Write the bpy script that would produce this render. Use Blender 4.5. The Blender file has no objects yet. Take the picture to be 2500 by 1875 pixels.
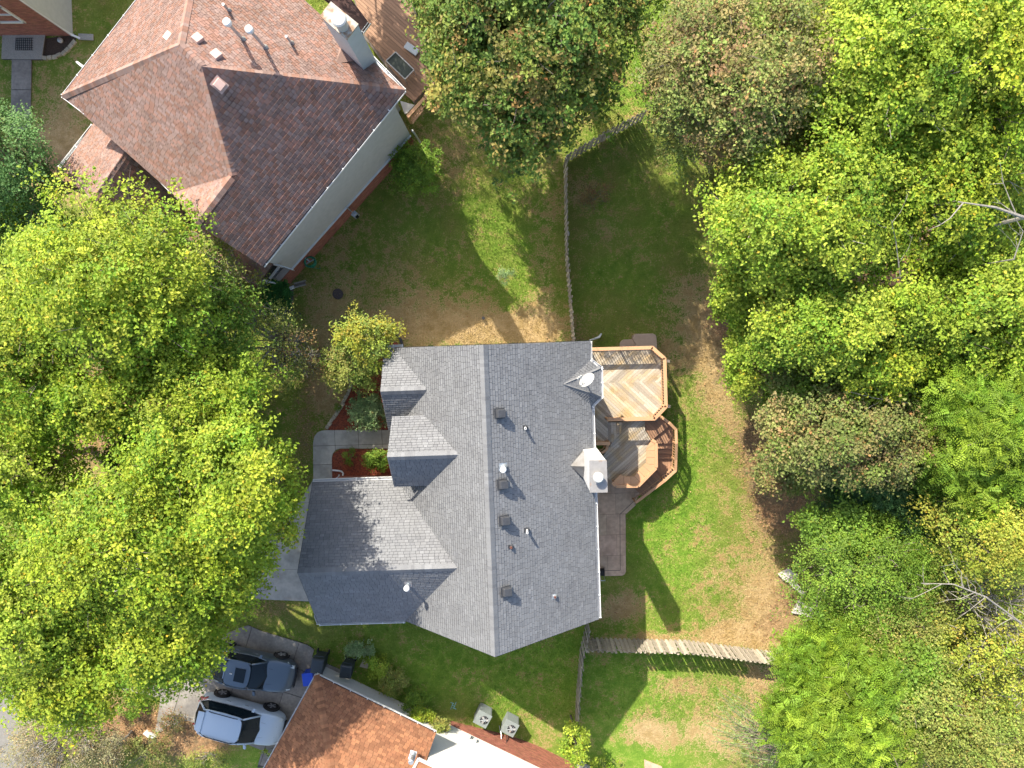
import bpy, math, random
import numpy as np
from mathutils import Vector
random.seed(7); RNG=np.random.default_rng(7)
sc=bpy.context.scene; COL=sc.collection
# ------------------------------------------------------------------ camera
F=1668.; CH=35.; S=2500/2212
_n=np.array([15.,101.5,-F]); _n/=np.linalg.norm(_n)
_t=np.array([0,0,-1.]); _v=np.cross(_n,_t)
_K=np.array([[0,-_v[2],_v[1]],[_v[2],0,-_v[0]],[-_v[1],_v[0],0]])
ROT=np.eye(3)+_K+_K@_K/(1+_n@_t)
cam=bpy.data.cameras.new('camera'); co=bpy.data.objects.new('camera',cam); COL.objects.link(co)
cam.sensor_fit='HORIZONTAL'; cam.sensor_width=36; cam.lens=36*F/2500; cam.clip_end=2000
from mathutils import Matrix
co.matrix_world=Matrix.Translation((0,0,CH))@Matrix(ROT.tolist()).to_4x4()
sc.camera=co
# ------------------------------------------------------------------ light
ELEV=39.5; SUNDIR=np.array([.476,-.88,0])*math.cos(math.radians(ELEV)); SUNDIR[2]=-math.sin(math.radians(ELEV))
w=bpy.data.worlds.new('World'); sc.world=w; w.use_nodes=True
nt=w.node_tree; bg=nt.nodes['Background']; sky=nt.nodes.new('ShaderNodeTexSky'); sky.sky_type='NISHITA'
sky.sun_disc=False; sky.sun_elevation=math.radians(ELEV); sky.sun_rotation=math.atan2(-.476,.88); sky.dust_density=2; sky.ozone_density=.6
nt.links.new(sky.outputs[0],bg.inputs[0]); bg.inputs[1].default_value=.15
sun=bpy.data.lights.new('sun','SUN'); sun.energy=4.5; sun.angle=math.radians(.53); sun.color=(1,.925,.79)
so=bpy.data.objects.new('sun',sun); COL.objects.link(so); so.rotation_euler=Vector(SUNDIR.tolist()).to_track_quat('-Z','Y').to_euler()
so.location=(-20,30,60)
sc.view_settings.view_transform='Standard'; sc.view_settings.look='None'
sc.view_settings.exposure=1.12; sc.view_settings.gamma=1; sc.view_settings.use_curve_mapping=False
sc.render.engine='CYCLES'; sc.cycles.max_bounces=6; sc.cycles.transparent_max_bounces=4
# ------------------------------------------------------------------ geometry of the survey: photo position + height -> place
def P(u,v,z):            # 2212-wide picture position seen at height z
    d=ROT@np.array([u*S-1250,-(v*S-937.5),-F]); k=(z-CH)/d[2]; return np.array([d[0]*k,d[1]*k,z])
def proj(p):             # arrays of points -> 2212-wide picture position
    q=(np.asarray(p,float)-np.array([0,0,CH]))@ROT
    return (q[...,0]/-q[...,2]*F+1250)/S, (-q[...,1]/-q[...,2]*F+937.5)/S
def sstep(a,b,x): t=np.clip((x-a)/(b-a),0,1); return t*t*(3-2*t)
def G(x,y): return -2.0*sstep(-6,1.5,x)
def Pg(u,v,dz=0):
    z=-1.
    for i in range(8):
        p=P(u,v,z); z=float(G(p[0],p[1]))+dz
    return P(u,v,z)
def Z(sx,sy,k): return lambda x,y:((sx+x/k)/S,(sy+y/k)/S)
z1=Z(0,0,3.456); z2=Z(600,0,3.456); z3=Z(500,400,3.456); z4=Z(700,760,3.4556); z5=Z(1160,780,3.607)
z7=Z(1400,1000,5.927); z8=Z(1160,1180,3.457); zc=Z(420,1500,4.096); zs=Z(880,1500,3.814); zn=Z(1040,260,2.766); zf=Z(1360,1500,3.687); zl=Z(0,1400,3.493); zr=Z(1700,1200,2.4575)
def A3(*a): return np.array(a,float)
def unit(v): v=np.asarray(v,float); return v/np.linalg.norm(v)
# ------------------------------------------------------------------ materials
def mat(name,col,rough=.8,noise=.0,nscale=8.,bump=0.,bscale=40.,metal=0.,spec=.5,col2=None,c2scale=3.,c2=(.45,.6),trans=0.,coat=0.,stretch=None,col3=None,c3scale=.7):
    m=bpy.data.materials.new(name); m.use_nodes=True; t=m.node_tree; N=t.nodes; L=t.links; b=N['Principled BSDF']
    b.inputs['Roughness'].default_value=rough; b.inputs['Metallic'].default_value=metal; b.inputs['Specular IOR Level'].default_value=spec
    if coat: b.inputs['Coat Weight'].default_value=coat; b.inputs['Coat Roughness'].default_value=.05
    tc=N.new('ShaderNodeNewGeometry'); src=tc.outputs['Position']
    if stretch:
        mp=N.new('ShaderNodeMapping'); mp.inputs['Scale'].default_value=stretch; L.new(src,mp.inputs[0]); src=mp.outputs[0]
    def noi(s,d=5):
        n=N.new('ShaderNodeTexNoise'); n.inputs['Scale'].default_value=s; n.inputs['Detail'].default_value=d; L.new(src,n.inputs['Vector']); return n.outputs['Fac']
    def rng(x,a,b_,lo=0,hi=1):
        r=N.new('ShaderNodeMapRange'); L.new(x,r.inputs[0])
        for i,v in enumerate((a,b_,lo,hi)): r.inputs[i+1].default_value=v
        return r.outputs[0]
    def mix(f,a,c,mode='MIX'):
        x=N.new('ShaderNodeMix'); x.data_type='RGBA'; x.blend_type=mode
        if isinstance(f,float): x.inputs[0].default_value=f
        else: L.new(f,x.inputs[0])
        for i,q in ((6,a),(7,c)):
            if isinstance(q,tuple): x.inputs[i].default_value=(*q,1)
            else: L.new(q,x.inputs[i])
        return x.outputs[2]
    at=N.new('ShaderNodeAttribute'); at.attribute_name='tint'
    c=tuple(col)
    if col2: c=mix(rng(noi(c2scale),c2[0],c2[1]),c,tuple(col2))
    if col3: c=mix(rng(noi(c3scale,7),.5,.66),c,tuple(col3))
    c=mix(1.,c,at.outputs['Color'],'MULTIPLY')
    if noise:
        r=rng(noi(nscale,8),.25,.75,1-noise,1+noise); v=N.new('ShaderNodeCombineColor')
        for i in range(3): L.new(r,v.inputs[i])
        c=mix(1.,c,v.outputs[0],'MULTIPLY')
    L.new(c,b.inputs['Base Color'])
    if bump:
        bp=N.new('ShaderNodeBump'); bp.inputs['Strength'].default_value=bump; bp.inputs['Distance'].default_value=.03
        L.new(noi(bscale,6),bp.inputs['Height']); L.new(bp.outputs[0],b.inputs['Normal'])
    if trans:
        tr=N.new('ShaderNodeBsdfTranslucent'); L.new(c,tr.inputs[0]); ms=N.new('ShaderNodeMixShader'); ms.inputs[0].default_value=trans
        L.new(b.outputs[0],ms.inputs[1]); L.new(tr.outputs[0],ms.inputs[2]); L.new(ms.outputs[0],N['Material Output'].inputs[0])
    return m
def ground_mat(name,bright=1.):
    m=bpy.data.materials.new(name); m.use_nodes=True; t=m.node_tree; N=t.nodes; L=t.links; b=N['Principled BSDF']
    b.inputs['Roughness'].default_value=.95; b.inputs['Specular IOR Level'].default_value=.15
    pos=N.new('ShaderNodeNewGeometry').outputs['Position']
    def noi(s,d=5,r=.6):
        n=N.new('ShaderNodeTexNoise'); n.inputs['Scale'].default_value=s; n.inputs['Detail'].default_value=d; n.inputs['Roughness'].default_value=r; L.new(pos,n.inputs['Vector']); return n.outputs['Fac']
    def mth(op,a,c=None):
        x=N.new('ShaderNodeMath'); x.operation=op
        for i,q in enumerate((a,c)):
            if q is None: continue
            if isinstance(q,(int,float)): x.inputs[i].default_value=q
            else: L.new(q,x.inputs[i])
        return x.outputs[0]
    def rng(x,a,b_,lo=0,hi=1):
        r=N.new('ShaderNodeMapRange'); r.interpolation_type='SMOOTHSTEP'; L.new(x,r.inputs[0])
        for i,v in enumerate((a,b_,lo,hi)): r.inputs[i+1].default_value=v
        return r.outputs[0]
    def mix(f,a,c,mode='MIX'):
        x=N.new('ShaderNodeMix'); x.data_type='RGBA'; x.blend_type=mode
        if isinstance(f,float): x.inputs[0].default_value=f
        else: L.new(f,x.inputs[0])
        for i,q in ((6,a),(7,c)):
            if isinstance(q,tuple): x.inputs[i].default_value=(*[k*bright for k in q],1) if mode=='MIX' else (*q,1)
            else: L.new(q,x.inputs[i])
        return x.outputs[2]
    def att(n): a=N.new('ShaderNodeAttribute'); a.attribute_name=n; return a.outputs['Fac']
    nb=noi(.45,4); nm=noi(2.2,7,.68); nf=noi(14,6,.7); nff=noi(45,4,.7)
    green=mix(rng(nm,.3,.7),(.125,.20,.026),(.205,.285,.040))
    green=mix(rng(nb,.35,.65),green,(.215,.235,.050))
    green=mix(att('lush'),green,mix(rng(nm,.3,.7),(.13,.25,.026),(.245,.355,.048)))
    dry=mix(rng(nm,.35,.65),(.50,.36,.185),(.37,.26,.11))
    s=mth('ADD',mth('MULTIPLY',nm,1.0),mth('MULTIPLY',nf,.95)); s=mth('ADD',s,mth('MULTIPLY',att('dry'),.50))
    c=mix(rng(s,1.03,1.22),green,dry)
    lit=mix(rng(nf,.35,.65),(.27,.15,.07),(.42,.26,.14)); lit=mix(rng(nm,.45,.6),lit,(.22,.155,.085))
    s2=mth('ADD',mth('MULTIPLY',nf,.6),mth('MULTIPLY',nm,.4)); s2=mth('ADD',s2,mth('MULTIPLY',att('litter'),.6))
    c=mix(rng(s2,.66,.9),c,lit)
    v=mth('MULTIPLY',rng(nff,.2,.8,.72,1.28),rng(nf,.2,.8,.8,1.2)); cc=N.new('ShaderNodeCombineColor')
    for i in range(3): L.new(v,cc.inputs[i])
    c=mix(1.,c,cc.outputs[0],'MULTIPLY')
    L.new(c,b.inputs['Base Color'])
    bp=N.new('ShaderNodeBump'); bp.inputs['Strength'].default_value=.8; bp.inputs['Distance'].default_value=.06
    L.new(mth('ADD',nf,nff),bp.inputs['Height']); L.new(bp.outputs[0],b.inputs['Normal'])
    return m
M=dict(
 ground=ground_mat('lawn_ground'), blades=ground_mat('grass_blades',1.12),
 greysh=mat('grey_shingle',(.190,.194,.202),.9,.10,60,.25,120,col2=(.178,.181,.188),c2scale=1.2,spec=.2),
 redsh=mat('red_shingle',(.275,.182,.15),.9,.12,50,.35,120,col2=(.24,.16,.13),c2scale=1.,spec=.2),
 brownsh=mat('brown_shingle',(.29,.14,.075),.9,.2,50,.35,120,col2=(.24,.115,.062),c2scale=1.5,spec=.2),
 darkroof=mat('roof_deck',(.03,.03,.032),.95),
 reddeckroof=mat('roof_felt_brown',(.06,.03,.025),.95),
 white=mat('white_painted_metal',(.66,.66,.65),.45,.06,6),
 vinyl=mat('vinyl_siding',(.42,.41,.375),.6,.08,4,stretch=(1,1,1)),
 vinylb=mat('pale_blue_siding',(.44,.47,.48),.55,.05,3),
 stucco=mat('cream_siding',(.66,.65,.60),.7,.05,5),
 brick=mat('red_brick',(.30,.115,.075),.85,.25,30,.3,60),
 mortar=mat('mortar',(.42,.36,.31),.95,.15,30),
 dark=mat('dark_plastic',(.028,.03,.034),.5,.1,10), black=mat('black_rubber',(.012,.012,.013),.75,.1,20),
 vent=mat('vent_metal_dark',(.05,.052,.058),.55,.15,8), galv=mat('galvanised_metal',(.42,.45,.48),.4,.15,12,metal=.6),
 tin=mat('flashing_metal',(.38,.37,.36),.45,.2,7,metal=.3,col2=(.30,.22,.17),c2scale=4,c2=(.55,.68)),
 capmetal=mat('chimney_cap_metal',(.27,.26,.25),.5,.12,7,metal=.2,col2=(.28,.19,.13),c2scale=3,c2=(.58,.7)),
 chimcap=mat('rusty_chimney_cap',(.40,.36,.30),.7,.25,9,col2=(.27,.16,.09),c2scale=3.5,c2=(.48,.6)),
 brownpipe=mat('brown_pipe',(.22,.08,.05),.7,.1,9),
 olddeck=mat('weathered_boards',(.40,.35,.28),.85,.25,26,.3,60,col2=(.40,.29,.15),c2scale=1.0,c2=(.48,.66)),
 railwood=mat('orange_stained_wood',(.50,.285,.15),.65,.1,20),
 compdeck=mat('brown_composite_board',(.30,.17,.10),.75,.12,30),
 paledeck=mat('grey_weathered_wood',(.30,.28,.24),.9,.25,30),
 fence=mat('weathered_fence_wood',(.40,.35,.28),.9,.3,22,.3,60),
 conc=mat('concrete',(.47,.44,.385),.9,.12,6,.2,60,col2=(.33,.31,.275),c2scale=1.,col3=(.36,.34,.30)),
 olddrive=mat('old_concrete',(.27,.245,.21),.92,.2,8,.3,50,col2=(.20,.18,.155),c2scale=.8,col3=(.17,.155,.14)),
 road=mat('road_surface',(.20,.19,.17),.92,.15,10,.2,70),
 patio=mat('stamped_patio_concrete',(.50,.35,.24),.8,.2,5,.3,25,col2=(.42,.29,.195),c2scale=1.4),
 tin2=mat('cricket_metal',(.17,.165,.16),.6,.15,6,col2=(.13,.12,.11)),
 tan=mat('tan_step_stone',(.45,.33,.24),.8,.08,5),
 joint=mat('joint_dark',(.06,.055,.05),.95),
 mulch=mat('red_mulch',(.30,.075,.035),.95,.45,22,.9,30,col2=(.17,.05,.03),c2scale=9),
 chips=mat('mulch_chips',(.34,.085,.035),.9,.3,30),
 darksoil=mat('dark_mulch',(.07,.045,.03),.95,.4,22,.8,30),
 stone=mat('edging_stone',(.40,.35,.26),.9,.2,14,.4,30),
 slabstone=mat('pale_flagstone',(.50,.46,.41),.85,.12,6),
 bark=mat('bark',(.17,.14,.115),.95,.3,14,.6,30), palebark=mat('pale_bark',(.27,.245,.21),.9,.4,18,.4,30),
 leaf=mat('leaf',(1,1,1),.6,.12,5,trans=.38,spec=.35),
 litter=mat('fallen_leaf',(1,1,1),.8,.1,9,trans=.1),
 glass=mat('car_glass',(.006,.012,.016),.08,spec=.35), wglass=mat('window_glass',(.03,.035,.04),.06,spec=.8),
 carwhite=mat('pearl_white_paint',(.42,.50,.58),.28,coat=.8), cargrey=mat('grey_blue_paint',(.09,.118,.145),.28,coat=.9,metal=.3),
 chrome=mat('bright_trim',(.7,.72,.74),.2,metal=.9), rim=mat('wheel_rim',(.38,.39,.41),.35,metal=.6),
 redlens=mat('tail_lamp_red',(.25,.01,.01),.2), lens=mat('head_lamp_lens',(.45,.5,.52),.1),
 bin=mat('bin_plastic',(.035,.045,.055),.45,.1,5), blue=mat('blue_plastic',(.015,.07,.55),.4,.05,5),
 ac=mat('condenser_green_grey',(.20,.225,.215),.5,.06,5), green=mat('green_hose',(.01,.17,.085),.4,.1,9),
 teal=mat('teal_paint',(.25,.5,.48),.5), cyan=mat('cyan_toy_plastic',(.03,.45,.75),.4),
 pinkvent=mat('pink_brown_vent',(.50,.34,.29),.6,.1,8),
 dish=mat('dish_white',(.42,.42,.40),.4,.03,5), mesh=mat('dark_mesh',(.055,.065,.055),.9,.2,30),
 iron=mat('iron_cover',(.06,.045,.045),.8,.3,20), ledger=mat('print_grey',(.35,.36,.38),.6))
# ------------------------------------------------------------------ mesh helpers
def wloc(o):
    l=Vector((0,0,0))
    while o: l=l+o.location; o=o.parent
    return l
def link(name,me,m,parent=None,loc=None,rot=None):
    o=bpy.data.objects.new(name,me); COL.objects.link(o)
    if m is not None and not me.materials: me.materials.append(m)
    if parent: o.parent=parent
    if loc is not None: o.location=loc
    if rot is not None: o.rotation_euler=rot
    return o
def tag(o,label=None,cat=None,group=None,kind=None):
    for k,v in (('label',label),('category',cat),('group',group),('kind',kind)):
        if v: o[k]=v
    return o
def empty(name,loc,label,cat,group=None,rz=0):
    o=bpy.data.objects.new(name,None); COL.objects.link(o); o.location=[float(a) for a in loc]; o.rotation_euler=(0,0,rz); o.empty_display_size=.3
    return tag(o,label,cat,group)
def npmesh(name,V,T,tint=None,attrs=None,smooth=False):
    V=np.asarray(V,np.float32); T=np.asarray(T,np.int32); k=T.shape[1]
    me=bpy.data.meshes.new(name); me.vertices.add(len(V)); me.vertices.foreach_set('co',V.ravel())
    me.loops.add(T.size); me.loops.foreach_set('vertex_index',T.ravel()); me.polygons.add(len(T))
    me.polygons.foreach_set('loop_start',np.arange(0,T.size,k,dtype=np.int32))
    if smooth: me.polygons.foreach_set('use_smooth',np.ones(len(T),bool))
    a=me.attributes.new('tint','FLOAT_COLOR','POINT'); c=np.ones((len(V),4),np.float32)
    if tint is not None: c[:,:3]=tint
    a.data.foreach_set('color',c.ravel())
    for k_,v in (attrs or {}).items():
        at=me.attributes.new(k_,'FLOAT','POINT'); at.data.foreach_set('value',np.asarray(v,np.float32))
    me.update(); return me
class MB:
    def __init__(s): s.v=[]; s.f=[]; s.t=[]
    def add(s,V,Fc,t=(1,1,1)):
        o=len(s.v); s.v+= [tuple(map(float,p)) for p in V]; s.f+=[tuple(i+o for i in f) for f in Fc]; s.t+=[tuple(t)]*len(V); return s
    def obb(s,c,ax,ay,az,t=(1,1,1)):
        c,ax,ay,az=map(np.asarray,(c,ax,ay,az)); V=[c+i*ax+j*ay+k*az for k in(-1,1) for j in(-1,1) for i in(-1,1)]
        return s.add(V,[(0,2,3,1),(4,5,7,6),(0,1,5,4),(2,6,7,3),(0,4,6,2),(1,3,7,5)],t)
    def box(s,c,sz,rz=0,t=(1,1,1)):
        ca,sa=math.cos(rz),math.sin(rz); return s.obb(c,A3(ca,sa,0)*sz[0]/2,A3(-sa,ca,0)*sz[1]/2,A3(0,0,sz[2]/2),t)
    def prism(s,poly,vec,t=(1,1,1)):
        n=len(poly); top=[np.asarray(p,float) for p in poly]; bot=[p+np.asarray(vec,float) for p in top]
        nn=sum(np.cross(top[i],top[(i+1)%n]) for i in range(n)); fl=nn@np.asarray(vec,float)>0
        if fl: top.reverse(); bot.reverse()
        return s.add(top+bot,[tuple(range(n)),tuple(range(2*n-1,n-1,-1))]+[(i,i+n,(i+1)%n+n,(i+1)%n) for i in range(n)],t)
    def tube(s,pts,r,n=8,t=(1,1,1),cap=True):
        pts=[np.asarray(p,float) for p in pts]; r=[r]*len(pts) if np.isscalar(r) else r; V=[];m=len(pts)
        for i,p in enumerate(pts):
            d=unit(pts[min(i+1,m-1)]-pts[max(i-1,0)]); a=np.cross(d,A3(0,0,1))
            if np.linalg.norm(a)<1e-3: a=A3(1,0,0)
            a=unit(a); b=np.cross(a,d)
            V+=[p+r[i]*(math.cos(2*math.pi*j/n)*a+math.sin(2*math.pi*j/n)*b) for j in range(n)]
        Fc=[(i*n+j,i*n+(j+1)%n,(i+1)*n+(j+1)%n,(i+1)*n+j) for i in range(m-1) for j in range(n)]
        if cap: Fc+=[tuple(range(n-1,-1,-1)),tuple((m-1)*n+j for j in range(n))]
        return s.add(V,Fc,t)
    def build(s,name,m,parent=None,smooth=False,kind=None,label=None,bevel=0,sub=0):
        V=np.array(s.v); off=np.array(wloc(parent)) if parent else np.zeros(3)
        ctr=A3(*( (V.min(0)+V.max(0))/2)) - off; ctr[2]=V[:,2].min()-off[2]
        me=bpy.data.meshes.new(name); me.from_pydata((V-off-ctr).tolist(),[],s.f)
        a=me.attributes.new('tint','FLOAT_COLOR','POINT'); c=np.ones((len(V),4),np.float32); c[:,:3]=s.t; a.data.foreach_set('color',c.ravel())
        if smooth: me.polygons.foreach_set('use_smooth',np.ones(len(me.polygons),bool))
        o=link(name,me,m,parent,ctr.tolist())
        if bevel: b=o.modifiers.new('b','BEVEL'); b.width=bevel; b.segments=2; b.limit_method='ANGLE'
        if sub: b=o.modifiers.new('s','SUBSURF'); b.levels=sub; b.render_levels=sub
        if kind: o['kind']=kind
        if label: o['label']=label
        return o
def clip(poly,x0,x1,y0,y1):
    for ax,lim,sg in ((0,x0,1),(0,x1,-1),(1,y0,1),(1,y1,-1)):
        out=[]; n=len(poly)
        for i in range(n):
            a,b=poly[i],poly[(i+1)%n]; da=sg*(a[ax]-lim); db=sg*(b[ax]-lim)
            if da>=0: out.append(a)
            if (da>=0)!=(db>=0): k=da/(da-db); out.append((a[0]+k*(b[0]-a[0]),a[1]+k*(b[1]-a[1])))
        poly=out
        if len(poly)<3: return []
    return poly
def area2(p): return abs(sum(p[i][0]*p[(i+1)%len(p)][1]-p[(i+1)%len(p)][0]*p[i][1] for i in range(len(p))))/2
def cells(poly3,u,w,h,gap,stagger=.5,jit=0.,minfrac=.02,rand_off=False,hgap=None):
    """split a planar polygon in rows (along u) of pieces; returns list of (2D polygon, O,u,v,n)"""
    pts=[np.asarray(p,float) for p in poly3]; n=unit(sum(np.cross(pts[i]-pts[0],pts[(i+1)%len(pts)]-pts[0]) for i in range(len(pts))))
    if n[2]<0: n=-n
    u=unit(np.asarray(u,float)-n*(n@np.asarray(u,float))); v=np.cross(n,u); O=pts[0]
    q=[((p-O)@u,(p-O)@v) for p in pts]; xs=[a for a,b in q]; ys=[b for a,b in q]; out=[]; hgap=gap if hgap is None else hgap
    r=0; y=min(ys)
    while y<max(ys)-1e-6:
        x=min(xs)-w*(random.random() if rand_off else (stagger*(r%2)+ (random.random()*jit)))
        while x<max(xs):
            ww=w*(1+jit*(random.random()-.5))
            c=clip(q,x+gap/2,x+ww-gap/2,y+hgap/2,y+h-hgap/2)
            if len(c)>=3 and area2(c)>minfrac*ww*h: out.append((c,y))
            x+=ww
        y+=h; r+=1
    return out,O,u,v,n
def planar(poly):
    p=[np.asarray(q,float) for q in poly]; n=unit(sum(np.cross(p[i]-p[0],p[(i+1)%len(p)]-p[0]) for i in range(len(p)))); c=sum(p)/len(p)
    return [A3(q[0],q[1],c[2]-(n[0]*(q[0]-c[0])+n[1]*(q[1]-c[1]))/n[2]) for q in p]
class Pieces:
    """collects flat pieces of one kind for a thing; the 300 largest become parts, the rest one 'stuff' part"""
    def __init__(s,name,m,limit=300): s.name=name; s.m=m; s.limit=limit; s.items=[]
    def face(s,poly3,u,w,h,gap,thick,tint,lift=0.,shingle=False,**k):
        cs,O,uu,v,n=cells(poly3,u,w,h,gap,**k)
        for c,y0 in cs:
            t=tint(); th=thick*(.8+.5*random.random())
            if shingle: top=[O+uu*a+v*b+n*(lift+th*(1-.8*(b-y0)/h)) for a,b in c]; 
            else: top=[O+uu*a+v*b+n*(lift+th) for a,b in c]
            bot=[O+uu*a+v*b+n*lift for a,b in c]; m=len(c)
            if area2(c)<1e-5: continue
            o=top+bot; Fc=[tuple(range(m))]+[(i,i+m,(i+1)%m+m,(i+1)%m) for i in range(m)]
            if sum(c[i][0]*c[(i+1)%m][1]-c[(i+1)%m][0]*c[i][1] for i in range(m))<0: Fc=[f[::-1] for f in Fc]
            s.items.append((area2(c)*abs(n[2])/(CH-top[0][2])**2,o,Fc,t))
    def finish(s,parent):
        random.shuffle(s.items); s.items.sort(key=lambda a:-a[0]); big,rest=s.items[:s.limit],s.items[s.limit:]
        for a,o,Fc,t in big: MB().add(o,Fc,t).build(s.name,s.m,parent)
        if rest:
            b=MB()
            for a,o,Fc,t in rest: b.add(o,Fc,t)
            b.build(s.name,s.m,parent,kind='stuff')
def tvar(a=.12,b=.03): 
    def f():
        k=1+random.uniform(-a,a); return (k*(1+random.uniform(-b,b)),k*(1+random.uniform(-b,b)),k*(1+random.uniform(-b,b)))
    return f
def tpal(cols,a=.08):
    def f():
        c=random.choice(cols); k=1+random.uniform(-a,a); return tuple(x*k for x in c)
    return f
def ridge_caps(parent,a,b,m,tint,wd=.17,step=.15,lift=.05,slope=.75):
    a=np.asarray(a,float); b=np.asarray(b,float); d=b-a; Ln=np.linalg.norm(d); d/=Ln; s=unit(np.cross(d,A3(0,0,1))); up=np.cross(s,d); n=max(1,int(Ln/step)); mb=MB()
    for i in range(n):
        p=a+d*(i*step); l1=lift+.012; l0=lift+.002; t=tint(); e=step+.06
        V=[p-s*wd-up*(wd*slope)+up*l1,p+up*l1,p+s*wd-up*(wd*slope)+up*l1]; V+=[q+d*e-up*(.012) for q in V]; V+=[q-up*.02 for q in V]
        mb.add(V,[(0,3,4,1),(1,4,5,2),(0,1,7,6),(1,2,8,7),(0,6,9,3),(2,5,11,8)],t)
    return mb.build('ridge_cap',m,parent,kind='stuff')
def gutter(parent,a,b,m,n=None,hang=1.0):
    a=np.asarray(a,float); b=np.asarray(b,float); d=unit(b-a); s=unit(np.cross(d,A3(0,0,1))); L=np.linalg.norm(b-a)/2; c=(a+b)/2
    mb=MB(); mb.obb(c+s*.06,d*L,s*.012,A3(0,0,.06)); mb.obb(c-s*.06,d*L,s*.008,A3(0,0,.055)); mb.obb(c-A3(0,0,.055),d*L,s*.05,A3(0,0,.006)); g=mb.build('gutter',m,parent)
    mb=MB(); k=int(2*L/hang)
    for i in range(k+1): mb.obb(a+d*(2*L*i/max(k,1)*.98+.02)+A3(0,0,.065),d*.018,s*.085,A3(0,0,.008))
    mb.build('gutter_hanger',m,g); return g
def bricks(parent,pz,a,b,z0f,z1,out,thick=.03):
    """brick courses on a vertical wall from a to b; collects in pz"""
    a=A3(a[0],a[1],0); b=A3(b[0],b[1],0); d=unit(b-a); L=np.linalg.norm(b-a); n=np.asarray(out,float)
    r=0; z=z1
    while z>z0f-.01:
        x=-.11*(r%2)
        while x<L:
            x0,x1=max(x,0),min(x+.205,L)
            if x1-x0>.04:
                c=a+d*(x0+x1)/2+n*(thick/2)+A3(0,0,z-.034); V=[c+i*d*(x1-x0)/2+j*n*thick/2+A3(0,0,k*.0285) for k in(-1,1) for j in(-1,1) for i in(-1,1)]
                k=random.uniform(.75,1.25); pz.items.append((z,V,[(0,2,3,1),(4,5,7,6),(0,1,5,4),(2,6,7,3),(0,4,6,2),(1,3,7,5)],(k,k*random.uniform(.9,1.1),k)))
            x+=.216
        z-=.0675; r+=1
def siding(parent,a,b,z0,z1,out,m,step=.115,shapef=None):
    a=A3(a[0],a[1],0); b=A3(b[0],b[1],0); n=np.asarray(out,float); z=z0; mb=MB(); k=0
    while z<z1:
        zz=min(z+step,z1); mb.add([a+n*.022+A3(0,0,z),b+n*.022+A3(0,0,z),b+n*.006+A3(0,0,zz),a+n*.006+A3(0,0,zz),a+n*.002+A3(0,0,z),b+n*.002+A3(0,0,z)],[(0,1,2,3),(4,5,1,0)],(1,1,1)); z+=step
    return mb.build('siding_boards',m,parent,kind='stuff')
# ================================================================== SETTING
def blobs(L,u,v):
    r=np.zeros_like(u)
    for a,b,ru,rv,wt in L: r=r+wt*np.exp(-((u-a)/ru)**2-((v-b)/rv)**2)
    return r
DRY=[(1000,710,150,40,.75),(1170,700,60,40,.5),(1130,715,70,25,.5),(850,690,90,60,.30),(800,600,150,90,.22),(700,740,60,150,.45),(1000,660,110,60,.25),(760,480,60,60,.15),(1180,560,25,110,.3),(1240,420,60,50,.3),(1330,500,60,60,.12),
 (1500,640,60,60,.5),(1530,730,50,70,.65),(1560,830,40,80,.5),(1600,950,40,110,.3),(1640,1120,50,90,.3),(1480,840,60,120,.18),(1450,760,50,60,.3),(1660,1300,60,90,.75),(1600,1370,110,30,.75),(1500,1130,80,60,.1),(1550,1250,80,80,.25),
 (1340,1310,45,32,.8),(1400,1585,60,25,.65),(1480,1480,60,25,.45),(1640,1480,50,50,.6),(1420,1380,150,12,.4),(1560,1600,80,60,.3),(1650,1590,40,60,.5),(1300,1400,40,20,.3),(1530,1560,70,50,.25),(1370,1400,60,60,.1),
 (90,150,120,140,.2),(130,330,60,90,.8),(100,380,60,60,.5),(710,860,50,60,.4),(600,1310,80,25,.25),(1100,1500,50,40,.1),(1180,1580,40,40,.3),(1100,230,200,160,.2),(940,330,80,80,.3),(1350,200,60,100,.1),(1420,1560,60,60,.2)]
LIT=[(130,380,60,70,.7),(450,560,80,60,.4),(680,800,70,90,.35),(660,960,30,90,.45),(580,1310,60,22,.45),(420,1590,120,60,.9),(250,1560,110,60,.6),(100,900,250,200,.5),(350,900,200,200,.5),(150,1500,150,60,.35),(420,1500,50,40,.2),
 (1560,690,40,60,.6),(1620,950,50,90,.5),(1680,1080,60,90,.8),(1700,250,60,60,.6),(1900,500,250,400,.7),(2000,1200,250,500,.7),(1800,620,200,120,.4),(1660,1350,40,40,.35),(1660,1490,40,40,.3),(1570,330,120,80,.3),(1340,1310,40,25,.35),(760,840,30,40,.3),(1640,1600,60,60,.3),(960,60,200,90,.4),(1700,1290,30,60,.4)]
LUSH=[(1100,560,90,120,.6),(1060,480,60,60,.4),(1350,560,90,120,.35),(1470,960,60,180,.9),(1450,1150,80,90,1.),(1400,1040,60,120,.9),(1000,1430,300,90,.8),(1180,1450,120,90,.6),(1400,1420,160,100,.6),(1450,1250,100,120,.6),(1500,1520,120,90,.45),(1320,1530,80,120,.7),(1400,1640,120,40,.9),(850,1480,120,80,.6),(1400,100,60,140,1.),(1380,190,60,60,.8),(1100,400,120,60,.3),(1150,700,30,40,.3),(1330,440,60,60,.2),(250,1530,50,30,.8),(560,1640,90,40,.9),(1130,1540,100,60,.4),(690,1300,60,60,.4),(1240,1640,60,40,.6)]
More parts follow.
